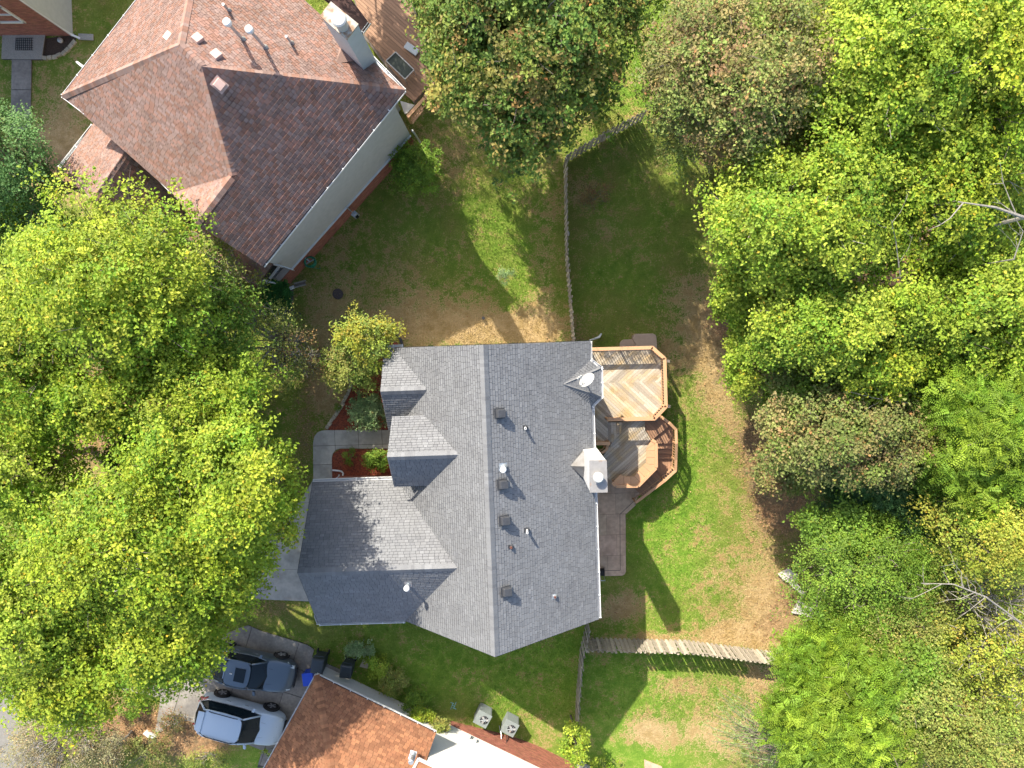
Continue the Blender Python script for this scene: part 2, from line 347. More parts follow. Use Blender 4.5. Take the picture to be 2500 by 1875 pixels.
def masks(x,y,z):
    u,v=proj(np.stack([x,y,z],-1)); u=np.clip(u,-400,2700); v=np.clip(v,-400,2100)
    jt=.10*np.sin(x*1.9+1.3*np.sin(y*1.7))+.08*np.sin(y*2.7+2*np.sin(x*1.1))
    fw=np.clip(np.maximum.reduce([-u,u-2212,-v,v-1659])/250,0,1)
    return blobs(DRY,u,v)+jt*.6, blobs(LIT,u,v)*(1-fw)+.5*sstep(1500,2300,u)*fw, np.clip(blobs(LUSH,u,v)+jt,0,1)
def spread(a,b,st,far): 
    c=np.arange(a,b+1e-6,st); e=np.array([2,5,10,20,40,80,160,300.]); return np.concatenate([a-e[::-1],c,b+e])
gx=spread(-32,30,.33,0); gy=spread(-27,25,.33,0); X,Y=np.meshgrid(gx,gy); Zg=G(X,Y)+.03*np.sin(X*.8+Y*.5)*np.sin(Y*.9)
idx=np.arange(X.size).reshape(X.shape); Q=np.stack([idx[:-1,:-1],idx[:-1,1:],idx[1:,1:],idx[1:,:-1]],-1).reshape(-1,4)
Vg=np.stack([X.ravel(),Y.ravel(),Zg.ravel()-.03],-1); md,ml,mh=masks(Vg[:,0],Vg[:,1],Vg[:,2])
tag(link('ground',npmesh('ground',Vg,Q,None,dict(dry=md,litter=ml,lush=mh),True),M['ground']),kind='structure')
HARD=[]
def inpoly(x,y,q):
    c=np.zeros(x.shape,bool)
    for i in range(len(q)):
        x1,y1,x2,y2=q[i][0],q[i][1],q[i-1][0],q[i-1][1]
        if y1!=y2: c^=((y1>y)!=(y2>y))&(x<(x2-x1)*(y-y1)/(y2-y1)+x1)
    return c
def slabs(name,poly,u,w,h,m,top,joint=.02,th=.1,label=None,stag=0.,tint=None,jm=None,base=True):
    """structure of slab pieces over a dark joint bed"""
    HARD.append(poly)
    b=MB(); b.prism([A3(p[0],p[1],top-.035) for p in poly],(0,0,-th)); o=b.build(name,jm or M['joint']); tag(o,kind='structure')
    pz=Pieces('slab',m); pz.face([A3(p[0],p[1],top-.03) for p in poly],u,w,h,joint,.03,tint or tvar(.06,.01),stagger=stag)
    for it in pz.items: it[1][:]=[A3(q[0],q[1],top if i<len(it[1])//2 else top-.034) for i,q in enumerate(it[1])]
    pz.finish(o); return o
def arc(c,r,a0,a1,n=6): return [(c[0]+r*math.cos(math.radians(a0+(a1-a0)*i/n)),c[1]+r*math.sin(math.radians(a0+(a1-a0)*i/n))) for i in range(n+1)]
p4=lambda x,y,z=.05: P(*z4(x,y),z)
walk=[p4(225,1450),p4(222,1110),p4(232,1060),p4(255,1025),p4(290,1008),p4(330,1003),p4(870,1003),p4(870,1158),p4(450,1158),p4(412,1170),p4(388,1200),p4(380,1240),p4(383,1450)]
slabs('front_walkway',walk,(1,.03,0),1.22,.98,M['conc'],.05)
pd=lambda u,v,z=.0: P(u,v,z)
slabs('driveway',[pd(700,1038,.04),pd(677,1035,.04),pd(650,1080,.04),pd(560,1180,.04),pd(250,1180,.04),pd(120,1260,.04),pd(330,1290,.04),pd(545,1294,.04),pd(690,1300,.04),pd(720,1200,.04)],(1,.02,0),2.7,1.75,M['conc'],.04)
dv=P(*zc(800,800),0)-P(*zc(1230,940),0)
slabs('neighbour_driveway',[P(*zc(690,130),.03),P(*zc(760,110),.03),P(*zc(900,170),.03),P(*zc(1340,300),.03),P(*zc(1420,350),.03),P(*zc(1400,430),.03),P(*zc(1700,560),.03),P(*zc(1150,1536),.03),P(*zc(850,1536),.03),P(*zc(900,1360),.03),P(*zc(150,1060),.03),P(*zl(1320,1370),.03),P(*zl(1370,1060),.03),P(*zl(980,980),.03),P(340,1480,.03),P(420,1400,.03)],dv,2.6,1.42,M['olddrive'],.03,.025)
road=[P(-30,1380,.0),P(120,1430,0),P(*zl(600,980),0),P(*zl(780,1130),0),P(*zl(780,1300),0),P(*zl(560,1500),0),P(*zl(500,1700),0),P(-60,1720,0)]
HARD.append(road)
b=MB(); b.prism([A3(p[0],p[1],.025) for p in road],(0,0,-.2)); tag(b.build('road',M['road']),kind='structure')
slabs('side_path',[P(*zl(620,1395),.04),P(*zl(700,1360),.04),P(*zl(800,1470),.04),P(*zl(700,1560),.04)],(1,-.8,0),1.4,1.2,M['conc'],.045)
pp=lambda x,y: P(*z8(x,y),-1.93)
PAT=[pp(960,60),pp(1010,-80),pp(1200,-150),pp(1330,-60),pp(1400,60),pp(1350,165),pp(1355,185),pp(1270,262),pp(1272,745),pp(1262,768),pp(1240,780),pp(1090,782),pp(960,770)]
o=slabs('patio',PAT,(1,.035,0),1.05,1.15,M['patio'],-1.93,.012,.14,stag=.5,tint=tvar(.05,.02))
bd=MB(); 
for a,b_ in (((1222,262),(1225,735)),((1222,735),(1035,735)),((1222,262),(1340,150))):
    q0=P(*z8(*a),-1.926); q1=P(*z8(*b_),-1.926); d=q1-q0; bd.obb((q0+q1)/2,d/2,unit(np.cross(d,A3(0,0,1)))*.012,A3(0,0,.003))
bd.build('border_joint',M['joint'],o)
# planting beds
def bed(name,pts,m,chip,nch,z=.03):
    HARD.append(pts)
    b=MB(); b.prism([A3(p[0],p[1],z) for p in pts],(0,0,-.1)); o=b.build(name,m); tag(o,kind='structure')
    q=[(p[0],p[1]) for p in pts]; xs=[a for a,b in q]; ys=[b for a,b in q]; mb=MB(); k=0
    def inside(x,y):
        c=False
        for i in range(len(q)):
            (x1,y1),(x2,y2)=q[i],q[i-1]
            if (y1>y)!=(y2>y) and x<(x2-x1)*(y-y1)/(y2-y1)+x1: c=not c
        return c
    while k<nch:
        x,y=random.uniform(min(xs),max(xs)),random.uniform(min(ys),max(ys))
        if not inside(x,y): continue
        k+=1; a=random.random()*6.28; l=random.uniform(.02,.06); g=random.uniform(.6,1.5); zz=z+random.uniform(.01,.03); dz=random.uniform(-.02,.02)
        mb.add([(x,y,zz),(x+l*math.cos(a),y+l*math.sin(a),zz+dz),(x+l*.5*math.cos(a+1),y+l*.5*math.sin(a+1),zz+.012)],[(0,1,2)],(g,g,g))
    tag(mb.build(name+'_chips',chip,o),kind='stuff'); return o
bed('mulch_bed',[p4(335,1000,0),p4(520,700,0),p4(560,560,0),p4(585,440,0),p4(700,300,0),p4(930,260,0),p4(1000,400,0),p4(1000,1000,0)],M['mulch'],M['chips'],3500)
bed('walkway_bed',[p4(383,1240,0),p4(395,1200,0),p4(450,1162,0),p4(1000,1162,0),p4(1000,1460,0),p4(383,1460,0)],M['mulch'],M['chips'],2500)
bed('dark_bed',[P(*z1(365,330),0),P(*z1(640,290),0),P(*z1(640,350),0),P(*z1(570,440),0),P(*z1(480,490),0),P(*z1(365,490),0)],M['darksoil'],M['darksoil'],200,.02)
def stones(name,path,label,n,sz,m=None):
    root=empty(name,path[0],label,'garden edging'); L=[np.linalg.norm(np.subtract(path[i+1],path[i])) for i in range(len(path)-1)]; T=sum(L)
    for k in range(n):
        s=(k+.5)/n*T; i=0
        while s>L[i] and i<len(L)-1: s-=L[i]; i+=1
        d=unit(np.subtract(path[i+1],path[i])); p=np.asarray(path[i])+d*s; g=random.uniform(.8,1.2); l=T/n*.46
        s2=unit(np.cross(d,A3(0,0,1))); mb=MB(); e=random.uniform(.8,1.1)
        mb.obb(p+A3(0,0,.05)+s2*random.uniform(-.02,.02),d*l,(s2+d*random.uniform(-.15,.15))*sz*e,A3(0,0,.05+.02*random.random()),(g,g,g*.97)); mb.build('stone',m or M['stone'],root,bevel=.012)
    return root
stones('stone_edging',[p4(*q,0) for q in ((338,990),(380,925),(430,855),(478,775),(515,700),(540,620),(560,560),(585,480),(600,420))],'curved row of pale edging stones along the red mulch bed by the front walk',19,.09)
stones('stone_edging',[P(*z1(*q),0) for q in ((365,487),(410,492),(480,480),(540,455),(580,415),(610,380),(640,345))],'short arc of tan edging stones round the dark bed at the brick porch, top left',8,.09)
# porch floor of the house in the corner
slabs('porch_floor',[P(*z1(20,290),.12),P(*z1(380,290),.12),P(*z1(350,500),.12),P(*z1(10,495),.12)],(1,0,0),3.2,3.2,M['paledeck'],.12,.02)
slabs('corner_walkway',[P(*z1(100,490),.04),P(*z1(265,495),.04),P(*z1(255,1100),.04),P(*z1(90,1100),.04)],(0,1,0),2.0,1.6,M['olddrive'],.045,.03)
mb=MB(); 
for i in range(9):
    a=P(*z1(135+16*i,320),.14); c=P(*z1(130+17*i,420),.14); mb.tube([a,c],.012,5)
for i in range(6): mb.tube([P(*z1(132,322+20*i),.14),P(*z1(278,322+20*i),.14)],.012,5)
tag(mb.build('floor_grate',M['black']),'dark metal grate lying on the concrete porch at the top left brick house','grate')
# grass blades (a countless cover)
def grass(n):
    x=RNG.uniform(-21,18.5,n*2); y=RNG.uniform(-21,21,n*2); z=G(x,y); u,v=proj(np.stack([x,y,z],-1)); md,ml,mh=masks(x,y,z)
    ok=(u>-60)&(u<1900)&(v>-60)&(v<1720)&(ml<.5+RNG.random(n*2)*.4)&~((x>-5.4)&(x<2.9)&(y>-12.6)&(y<-.5))&~((x>-9.4)&(x<-5)&(y>-12.6)&(y<-6.6))
    for q in HARD: ok&=~inpoly(x,y,q)
    x,y,z,md,ml,mh=[a[ok][:n] for a in(x,y,z,md,ml,mh)]; n=len(x)
    a=RNG.uniform(0,6.28,n); l=RNG.uniform(.03,.09,n)*(1+.5*mh); wd=RNG.uniform(.010,.022,n); tl=RNG.uniform(.2,1.,n)
    B=np.stack([x,y,z],-1); d=np.stack([np.cos(a),np.sin(a),0*a],-1); s=np.stack([-np.sin(a),np.cos(a),0*a],-1)
    V=np.stack([B+s*wd[:,None],B-s*wd[:,None],B+d*(l*tl)[:,None]+np.array([0,0,1])*(l*.9)[:,None]],1).reshape(-1,3)
    r=lambda q: np.repeat(q,3)
    o=link('grass',npmesh('grass',V,np.arange(3*n).reshape(-1,3),None,dict(dry=r(md+RNG.normal(0,.12,n)),litter=r(ml),lush=r(mh))),M['blades']); tag(o,'short patchy green and straw coloured lawn grass','grass',kind='stuff')
grass(300000)
# fallen leaves (countless)
def litter(n):
    x=RNG.uniform(-21,26,n*3); y=RNG.uniform(-21,21,n*3); z=G(x,y); u,v=proj(np.stack([x,y,z],-1)); md,ml,mh=masks(x,y,z)
    ok=(RNG.random(n*3)<np.clip(ml*1.3-.15,0.015,1))&~((x>-9.9)&(x<5.2)&(y>-13.2)&(y<-.2))&(u>-60)&(u<2260)&(v>-60)&(v<1700)
    for q in HARD: ok&=~(inpoly(x,y,q)&(RNG.random(len(x))<.93))
    x,y,z=[a[ok][:n] for a in(x,y,z)]; n=len(x); a=RNG.uniform(0,6.28,n); l=RNG.uniform(.045,.10,n)
    d=np.stack([np.cos(a),np.sin(a),RNG.normal(0,.25,n)],-1); s=np.stack([-np.sin(a),np.cos(a),RNG.normal(0,.3,n)],-1); B=np.stack([x,y,z+.05],-1)
    V=np.stack([B-d*l[:,None]/2,B+s*l[:,None]*.35,B+d*l[:,None]/2,B-s*l[:,None]*.35],1).reshape(-1,3)
    pal=np.array([(.42,.22,.10),(.50,.30,.15),(.30,.15,.06),(.45,.33,.13),(.22,.13,.07)]); c=pal[RNG.integers(0,5,n)]*RNG.uniform(.7,1.2,(n,1))
    o=link('leaf_litter',npmesh('leaf_litter',V,np.arange(4*n).reshape(-1,4),np.repeat(c,4,0)),M['litter']); tag(o,'dry brown and orange fallen leaves scattered over the ground','fallen leaves',kind='stuff')
litter(60000)
# ================================================================== GREY HOUSE (local frame turned 2 degrees)
TH=math.radians(2.0); cT,sT=math.cos(TH),math.sin(TH)
def H(x,y,z): return A3(x*cT-y*sT,x*sT+y*cT,z)
UX=A3(cT,sT,0); UY=A3(-sT,cT,0)
gh=empty('grey_roof_house',H(-2,-6.5,-2),'large house with a grey shingle roof and three front gables in the middle','house')
RX=-1.41; zE=lambda x:7.3-.745*(x-RX); zW=lambda x:7.3+.913*(x-RX)
GW=2.65/3.43; zg=lambda y:5.85-GW*abs(y+9.68)       # garage
z1g=lambda y:4.85-.8*abs(y+1.95)                    # front left gable
z2g=lambda y:6.1-.89*abs(y+4.68)                    # entry gable
RY0,RY1=-.05,-13.02
xg=RX-(7.3-5.85)/.913; xw=-5.9; 
x1=RX-(7.3-4.85)/.913; x2=RX-(7.3-6.1)/.913
def xon(z): return RX-(7.3-z)/.913
e1=3.3; e2=4.7; eg=3.2
faces=dict(
 E=([H(RX,RY0,7.3),H(3.28,RY0,zE(3.28)),H(3.22,-.93,zE(3.22)),H(1.95,-1.92,zE(1.95)),H(3.26,-3.0,zE(3.26)),H(3.3,RY1,zE(3.3)),H(RX,RY1,7.3)],UY),
 W=([H(RX,RY0,7.3),H(RX,RY1,7.3),H(xon(eg),RY1,eg),H(xg,-9.68,5.85),H(xon(eg),-6.2,eg),H(xon(e1),-3.85,e1),H(x1,-1.95,4.85),H(xon(e1)+.05,RY0,e1+.05)],UY),
 G1N=([H(-6.22,RY0,z1g(RY0)),H(xon(z1g(RY0)),RY0,z1g(RY0)),H(x1,-1.95,4.85),H(-6.17,-1.95,4.85)],UX),
 G1S=([H(-6.17,-1.95,4.85),H(x1,-1.95,4.85),H(xon(e1),-3.85,e1),H(-6.2,-3.85,e1)],UX),
 G2N=([H(-5.73,-3.11,e2),H(xon(e2),-3.11,e2),H(x2,-4.68,6.1),H(-5.76,-4.68,6.1)],UX),
 G2S=([H(-5.76,-4.68,6.1),H(x2,-4.68,6.1),H(xon(e2),-6.25,e2),H(-5.79,-6.25,e2)],UX),
 GN=([H(-9.9,-6.25,zg(-6.25)),H(xon(zg(-6.25)),-6.25,zg(-6.25)),H(xg,-9.68,5.85),H(-9.95,-9.68,5.85)],UX),
 GS=([H(-9.95,-9.68,5.85),H(xg,-9.68,5.85),H(xon(zg(-13.02)),-13.02,zg(-13.02)),H(-9.98,-13.02,zg(-13.02))],UX),
 B1=([H(1.95,-1.92,4.8),H(3.22,-.93,3.85),H(3.70,-1.31,3.8)],unit(H(3.7,-1.31,0)-H(3.22,-.93,0))),
 B2=([H(1.95,-1.92,4.8),H(3.70,-1.31,3.8),H(3.68,-2.6,3.8)],UY),
 B3=([H(1.95,-1.92,4.8),H(3.68,-2.6,3.8),H(3.26,-3.0,3.82)],unit(H(3.26,-3.,0)-H(3.68,-2.6,0))))
pz=Pieces('shingle',M['greysh']); roofb=MB()
gt=tpal([(1,1,1)]*5+[(.88,.88,.89),(1.1,1.1,1.1),(.94,.94,.95)],.04)
for k,(poly,u) in faces.items():
    th=.021
    pz.face(poly,u,.23,.135,.012,th,gt,lift=.012,shingle=True,stagger=.5,hgap=.004,jit=.5)
    roofb.prism([p for p in poly],(0,0,-.09))
pz.finish(gh); roofb.build('roof_deck',M['darkroof'],gh)
for a,b in ((H(RX,RY0,7.3),H(RX,RY1,7.3)),(H(-6.17,-1.95,4.85),H(x1,-1.95,4.85)),(H(-5.76,-4.68,6.1),H(x2,-4.68,6.1)),(H(-9.95,-9.68,5.85),H(xg,-9.68,5.85)),(H(3.72,-1.31,3.8),H(1.95,-1.92,4.8)),(H(3.70,-2.6,3.8),H(1.95,-1.92,4.8))):
    ridge_caps(gh,a,b,M['greysh'],gt,slope=.8)
gutter(gh,H(3.36,RY1+.05,3.72),H(3.32,-3.03,3.72),M['white']); gutter(gh,H(3.29,RY0-.02,3.75),H(3.28,-.93,3.75),M['white'],hang=.5)
for a,b in ((H(3.28,-.9,3.76),H(3.76,-1.29,3.75)),(H(3.76,-1.29,3.75),H(3.74,-2.62,3.75)),(H(3.74,-2.62,3.75),H(3.3,-3.04,3.75))): gutter(gh,a,b,M['white'],hang=.5)
gutter(gh,H(-9.95,-13.09,3.15),H(-5.85,-13.09,3.15),M['white']); gutter(gh,H(-9.9,-6.17,3.13),H(-5.75,-6.17,3.13),M['white']); gutter(gh,H(-6.25,.03,3.28),H(-5.35,.03,3.28),M['white'],hang=.4)
gutter(gh,H(-10.0,-13.1,3.16),H(-10.0,-12.5,3.55),M['white'])
# fascia boards along rakes
def fascia(par,a,b,m=M['dark'],h=.16):
    a=np.asarray(a,float); b=np.asarray(b,float); d=b-a; s=unit(np.cross(d,A3(0,0,1))); mb=MB(); mb.obb((a+b)/2-A3(0,0,h/2+.01),d/2,s*.012,A3(0,0,h/2)); return mb.build('fascia',m,par)
for a,b in ((H(RX,RY1-.02,7.3),H(3.3,RY1-.02,zE(3.3))),(H(RX,RY1-.02,7.3),H(xon(eg),RY1-.02,eg)),(H(RX,RY0+.02,7.3),H(3.28,RY0+.02,zE(3.28))),(H(RX,RY0+.02,7.3),H(xon(e1),RY0+.02,e1)),
            (H(-9.97,-9.68,5.85),H(-9.92,-6.25,zg(-6.25))),(H(-9.97,-9.68,5.85),H(-10,-13.02,zg(-13.02)))): fascia(gh,a,b)
wm=MB(); q=[(-5.4,-2.4),(2.9,-2.4),(2.9,3.75),(RX,6.95),(-5.4,3.35)]
wm.prism([H(x,-.4,z) for x,z in q],H(0,-12.65+.4,0)); wm.build('wall',M['vinyl'],gh)
wm=MB(); wm.prism([H(-9.5,y,z) for y,z in ((-12.6,-.4),(-12.6,3.35),(-9.68,5.6),(-6.62,3.3),(-6.62,-.4))],UX*4.2); wm.build('garage_wall',M['mortar'],gh)
wm=MB(); wm.prism([H(-5.85,y,z) for y,z in ((-3.5,-.4),(-3.5,3.4),(-1.95,4.6),(-.42,3.4),(-.42,-.4))],UX*1.5); wm.build('gable_wall',M['vinyl'],gh)
wm=MB(); wm.prism([H(-5.4,y,z) for y,z in ((-6.0,2.9),(-6.0,4.75),(-4.68,5.85),(-3.4,4.75),(-3.4,2.9))],UX*2.4); wm.build('entry_gable_wall',M['vinyl'],gh)
for y in (-3.55,-6.0):
    mb=MB(); mb.box(H(-5.3,y,1.5),(.2,.2,3.0),TH); mb.build('porch_post',M['white'],gh)
mb=MB()
for q0,q1 in ((H(3.2,-1.0,0),H(3.5,-1.4,0)),(H(3.5,-1.4,0),H(3.48,-2.5,0)),(H(3.48,-2.5,0),H(3.2,-2.9,0))): pass
mb.prism([H(x,y,3.7) for x,y in ((2.8,-1.0),(3.15,-1.05),(3.45,-1.4),(3.43,-2.5),(3.15,-2.85),(2.8,-2.9))],(0,0,-6.0)); mb.build('bay_wall',M['vinyl'],gh)
bz=Pieces('brick',M['brick']); bricks(gh,bz,H(-5.5,-6.62,0),H(-9.5,-6.62,0),0.,3.15,UY); bz.finish(gh)
# garage door on the street side
gd=MB(); gd.obb(H(-9.52,-9.6,1.05),UX*.03,UY*2.4,A3(0,0,1.05)); gd=gd.build('garage_door',M['white'],gh)
for r in range(4):
    for c in range(8): mb=MB(); mb.obb(H(-9.56,-11.7+.6*c,.27+.52*r),UX*.012,UY*.25,A3(0,0,.2)); mb.build('panel',M['white'],gd)
# roof furniture: placed on the slope below its place in the picture
def on_plane(u,v,zf,dz=0.):
    z=5.
    for i in range(30):
        p=P(u,v,z); q=p[0]*cT+p[1]*sT; z=.5*z+.5*(zf(q)+dz)
    return P(u,v,z)
def box_vent(par,p,slope,dirx,m,s=.36,h=.24):
    n=unit(dirx*slope+A3(0,0,1)); dn=unit(dirx-A3(0,0,slope)); sd=np.cross(n,dn); p=np.asarray(p)
    fl=MB(); fl.obb(p+n*.03,dn*(s*.72),sd*(s*.62),n*.006); 
    mb=MB(); a=p+n*.035; V=[a-dn*s/2-sd*s/2,a-dn*s/2+sd*s/2,a+dn*s/2+sd*s/2,a+dn*s/2-sd*s/2]; T=[a-dn*s*.48-sd*s*.46+n*h*.62,a-dn*s*.48+sd*s*.46+n*h*.62,a+dn*s*.42+sd*s*.46+n*h,a+dn*s*.42-sd*s*.46+n*h]
    mb.add(V+T,[(0,1,5,4),(1,2,6,5),(2,3,7,6),(3,0,4,7),(4,5,6,7)]); o=mb.build('roof_vent',m,par,bevel=.02); fl.build('flashing',m,o); return o
def pipe(par,p,h,r,m,name='vent_pipe',cap=None,fl=None,flm=None):
    p=np.asarray(p,float); mb=MB(); mb.tube([p-A3(0,0,.15),p+A3(0,0,h)],r,14); 
    if not cap: mb.tube([p+A3(0,0,h),p+A3(0,0,h+.001)],r*.6,10,(.05,.05,.05))
    o=mb.build(name,m,par,smooth=False)
    if cap: cr,chh,cm=cap; c=MB(); c.tube([p+A3(0,0,h-.02),p+A3(0,0,h+.02),p+A3(0,0,h+chh),p+A3(0,0,h+chh+.03)],[cr*.8,cr,cr,cr*.75],16); c.build('cap',cm,o,smooth=False)
    if fl:
        n,dn,s=fl; n=unit(n); dn=unit(dn); sd=np.cross(n,dn); f=MB(); f.obb(p+n*.03+dn*-.06,dn*s,sd*s*.8,n*.004); f.tube([p+n*.03,p+A3(0,0,.14)],[r*2.0,r*1.15],12); f.build('flashing',flm or M['tin'],o)
    return o
nE=A3(.745,0,1); dE=A3(1,0,-.745)
for uv in ((1078,893),(1084,1046),(1088,1124),(1092,1277)): box_vent(gh,on_plane(*uv,zE,.1),.745,UX,M['vent'])
pipe(gh,on_plane(1135,926,zE,.4)-A3(0,0,.4),.42,.05,M['white'],fl=(nE,dE,.13),flm=M['vent'])
pipe(gh,on_plane(1139,1151,zE,.5)-A3(0,0,.5),.5,.05,M['white'],fl=(nE,dE,.13),flm=M['vent'])
pipe(gh,on_plane(1104,1183,zE,.15)-A3(0,0,.15),.18,.05,M['brownpipe'],fl=(nE,dE,.12),flm=M['vent'])
pipe(gh,on_plane(1199,1290,zE,.15)-A3(0,0,.15),.18,.05,M['brownpipe'],fl=(nE,dE,.14),flm=M['galv'])
pipe(gh,on_plane(1087,1015,zE,.75)-A3(0,0,.75),.62,.07,M['galv'],cap=(.13,.16,M['white']),fl=(nE,dE,.2),flm=M['galv'])
pv=P(878,1272,5.7); pipe(gh,A3(pv[0],pv[1],zg(-sT*pv[0]+cT*pv[1])),5.55-zg(-sT*pv[0]+cT*pv[1]),.06,M['galv'],cap=(.13,.15,M['white']),fl=(A3(0,-GW,1),A3(0,-1,-GW),.2),flm=M['galv'])
# chimney with metal cricket
def chimney(par,q,z0,z1,m,capm,cap_over=.05,flue_r=.22,flue_h=.35,fp=None):
    mb=MB(); mb.prism([A3(p[0],p[1],z1) for p in q],(0,0,z0-z1)); o=mb.build('chimney',m,par)
    c=sum(np.array([p[0],p[1],0.]) for p in q)/len(q); qq=[A3(p[0],p[1],0)+unit(A3(p[0],p[1],0)-c)*cap_over for p in q]
    mb=MB(); mb.prism([A3(p[0],p[1],z1+.05) for p in qq],(0,0,-.08)); mb.build('chimney_cap',capm,o)
    f=c if fp is None else A3(fp[0],fp[1],0)
    mb=MB(); mb.tube([f+A3(0,0,z1),f+A3(0,0,z1+flue_h)],flue_r*.8,20); mb.tube([f+A3(0,0,z1+flue_h),f+A3(0,0,z1+flue_h+.05),f+A3(0,0,z1+flue_h+.09)],[flue_r,flue_r,flue_r*.8],24); mb.build('flue',M['dish'],o); return o
cq=[P(*z5(1010,1245),7.2),P(*z5(1155,1245),7.2),P(*z5(1163,1515),7.2),P(*z5(1012,1517),7.2)]
chimney(gh,cq,-2.3,7.2,M['white'],M['capmetal'],.03,.22,.32,P(*z5(1088,1395),7.6))
ap=P(*z5(840,1290),4.7); cN=cq[0]; cS=cq[3]; cm_=(cN+cS)/2
mb=MB(); rt=A3(cm_[0],cm_[1],4.95); V=[ap,rt,A3(cN[0],cN[1],4.62-.1),A3(cS[0],cS[1],4.55-.1)]; V+=[v_-A3(0,0,.15) for v_ in V]; mb.add(V,[(0,2,1),(0,1,3),(0,4,6,2),(0,3,7,4)]); mb.build('cricket',M['tin2'],gh)
# satellite dish on the bay roof
dc=P(*z5(990,540),5.1); sdish=empty('satellite_dish',dc,'white oval satellite dish on the small bay roof above the deck','satellite dish')
dn=unit(A3(.35,-.75,.62)*-1*-1); dn=unit(A3(-.25,.30,.9)); du=unit(P(*z5(1048,490),5.2)-P(*z5(935,598),5.0)); dn=unit(np.cross(du,A3(.77,-.64,0))); dn=dn if dn[2]>0 else -dn; dn=unit(dn+A3(.25,-.3,0)*.0); dn=unit(A3(-.58,.60,.55)); du=unit(du-dn*(du@dn)); dw=np.cross(dn,du)
mb=MB(); rings=[(0,0.),(.35,.02),(.7,.055),(1,.1)]; nseg=28; V=[dc.copy()]; 
for rr,hh in rings[1:]: V+=[dc+du*math.cos(2*math.pi*j/nseg)*.38*rr+dw*math.sin(2*math.pi*j/nseg)*.35*rr+dn*hh*.8 for j in range(nseg)]
Fc=[(0,1+j,1+(j+1)%nseg) for j in range(nseg)]
for r in range(2): Fc+=[(1+r*nseg+j,1+(r+1)*nseg+j,1+(r+1)*nseg+(j+1)%nseg,1+r*nseg+(j+1)%nseg) for j in range(nseg)]
mb.add(V,Fc); o=mb.build('reflector',M['dish'],sdish,smooth=True); s_=o.modifiers.new('s','SOLIDIFY'); s_.thickness=.02
mb=MB(); mb.obb(dc+du*.02-dw*.18+dn*.05,du*.09,dw*.022,dn*.003); mb.build('print',M['ledger'],sdish)
lb=P(*z5(915,505),5.4); mb=MB(); mb.tube([dc-du*0-dw*0+(-dn)*.03,dc-A3(.05,0,.5)],.03,8); mb.tube([dc-A3(.05,0,.5),dc-A3(.12,-.05,.95)],.03,8); mb.build('mast',M['galv'],sdish)
mb=MB(); mb.tube([dc-dw*0+A3(-.2,.05,-.05),lb-A3(0,0,.03)],.022,6); mb.build('feed_arm',M['galv'],sdish)
mb=MB(); 
for k in (-.07,0,.07): mb.tube([lb+A3(k,k*.9,0),lb+A3(k+.03,k*.9-.04,.07)],.038,10)
mb.build('receiver',M['dish'],sdish)
# ================================================================== DECK BEHIND THE GREY HOUSE
dk=empty('wooden_deck',H(5,-2,-2),'weathered two level deck with orange rails and brown winding stairs behind the grey house','deck')
ZD,ZL=.10,-.30
D5=lambda x,y,z: P(*z5(x,y),z)
# boards
pz=Pieces('deck_board',M['olddeck'])
bt=tpal([(1.1,1.1,1.1),(.95,.93,.9),(.8,.78,.76),(1.2,1.2,1.2),(1.05,.98,.85)],.1)
ur1=unit(A3(1,.92,0)); ur2=unit(A3(1,-.92,0))
x0=1000
zb=lambda q,z:[D5(x,y,z) for x,y in q]
pz.face(zb([(1008,275),(1555,262),(1650,340),(1652,548),(1008,562)],ZD-.03),ur1,3.4,.14,.012,.03,bt,rand_off=True,hgap=.010)
pz.face(zb([(1008,562),(1652,548),(1652,760),(1555,862),(1170,868),(1166,1068),(1040,1070),(1008,700)],ZD-.03),ur2,4.0,.14,.012,.03,bt,rand_off=True,hgap=.010)
pz.face(zb([(1168,905),(1290,905),(1288,1000),(1205,1085),(1168,1066)],-.1),UY,.9,.14,.012,.03,bt,hgap=.01)
pz.face(zb([(1290,895),(1495,895),(1495,975),(1556,1072),(1505,1140),(1508,1262),(1398,1382),(1312,1384),(1272,1366),(1212,1432),(1140,1380),(1100,1250),(1135,1190),(1205,1085),(1288,1000)],ZL-.03),ur1,3.6,.14,.012,.03,bt,rand_off=True,hgap=.010)
pz.finish(dk)
cz=Pieces('composite_board',M['compdeck']); ct=tpal([(1,1,1),(1.12,1.1,1.08),(.9,.9,.9)],.05)
cf=lambda q,z,u: cz.face(zb(q,z-.03),u,3.0,.14,.006,.03,ct,stagger=0.,hgap=.009)
S1=[(1495,893),(1636,848),(1722,925),(1557,1060),(1497,975)]
S2=[(1557,1060),(1722,925),(1748,985),(1742,1092),(1578,1092)]
cf(S1,-.47,ur2); cf(S2,-.64,ur2 if False else UY)
stp=[]
for i in range(3):
    y=1092+i*45; q=[(1578,y),(1740,y),(1738,y+45),(1582,y+45)]; cf(q,-.81-.17*i,UX); stp.append((q,-.81-.17*i))
S3=[(1584,1227),(1736,1227),(1742,1330),(1668,1398),(1584,1312)]
cf(S3,-1.30,UY); stp+=[(S1,-.47),(S2,-.64),(S3,-1.30)]
a0,b0=np.array([1584.,1312]),np.array([1668.,1398]); a1,b1=np.array([1330.,1462]),np.array([1440.,1580])
for i in range(4):
    t0,t1=i/4.6,(i+1)/4.6; q=[tuple(a0+(a1-a0)*t0),tuple(b0+(b1-b0)*t0),tuple(b0+(b1-b0)*t1),tuple(a0+(a1-a0)*t1)]
    e=D5(*q[1],0)-D5(*q[0],0); cf(q,-1.42-.13*i,e); stp.append((q,-1.42-.13*i))
cz.finish(dk)
rb=MB()
for q,z in stp: rb.prism(zb(q,z-.034),(0,0,-.13 if z>-1.9 else -.05),(.55,.55,.55))
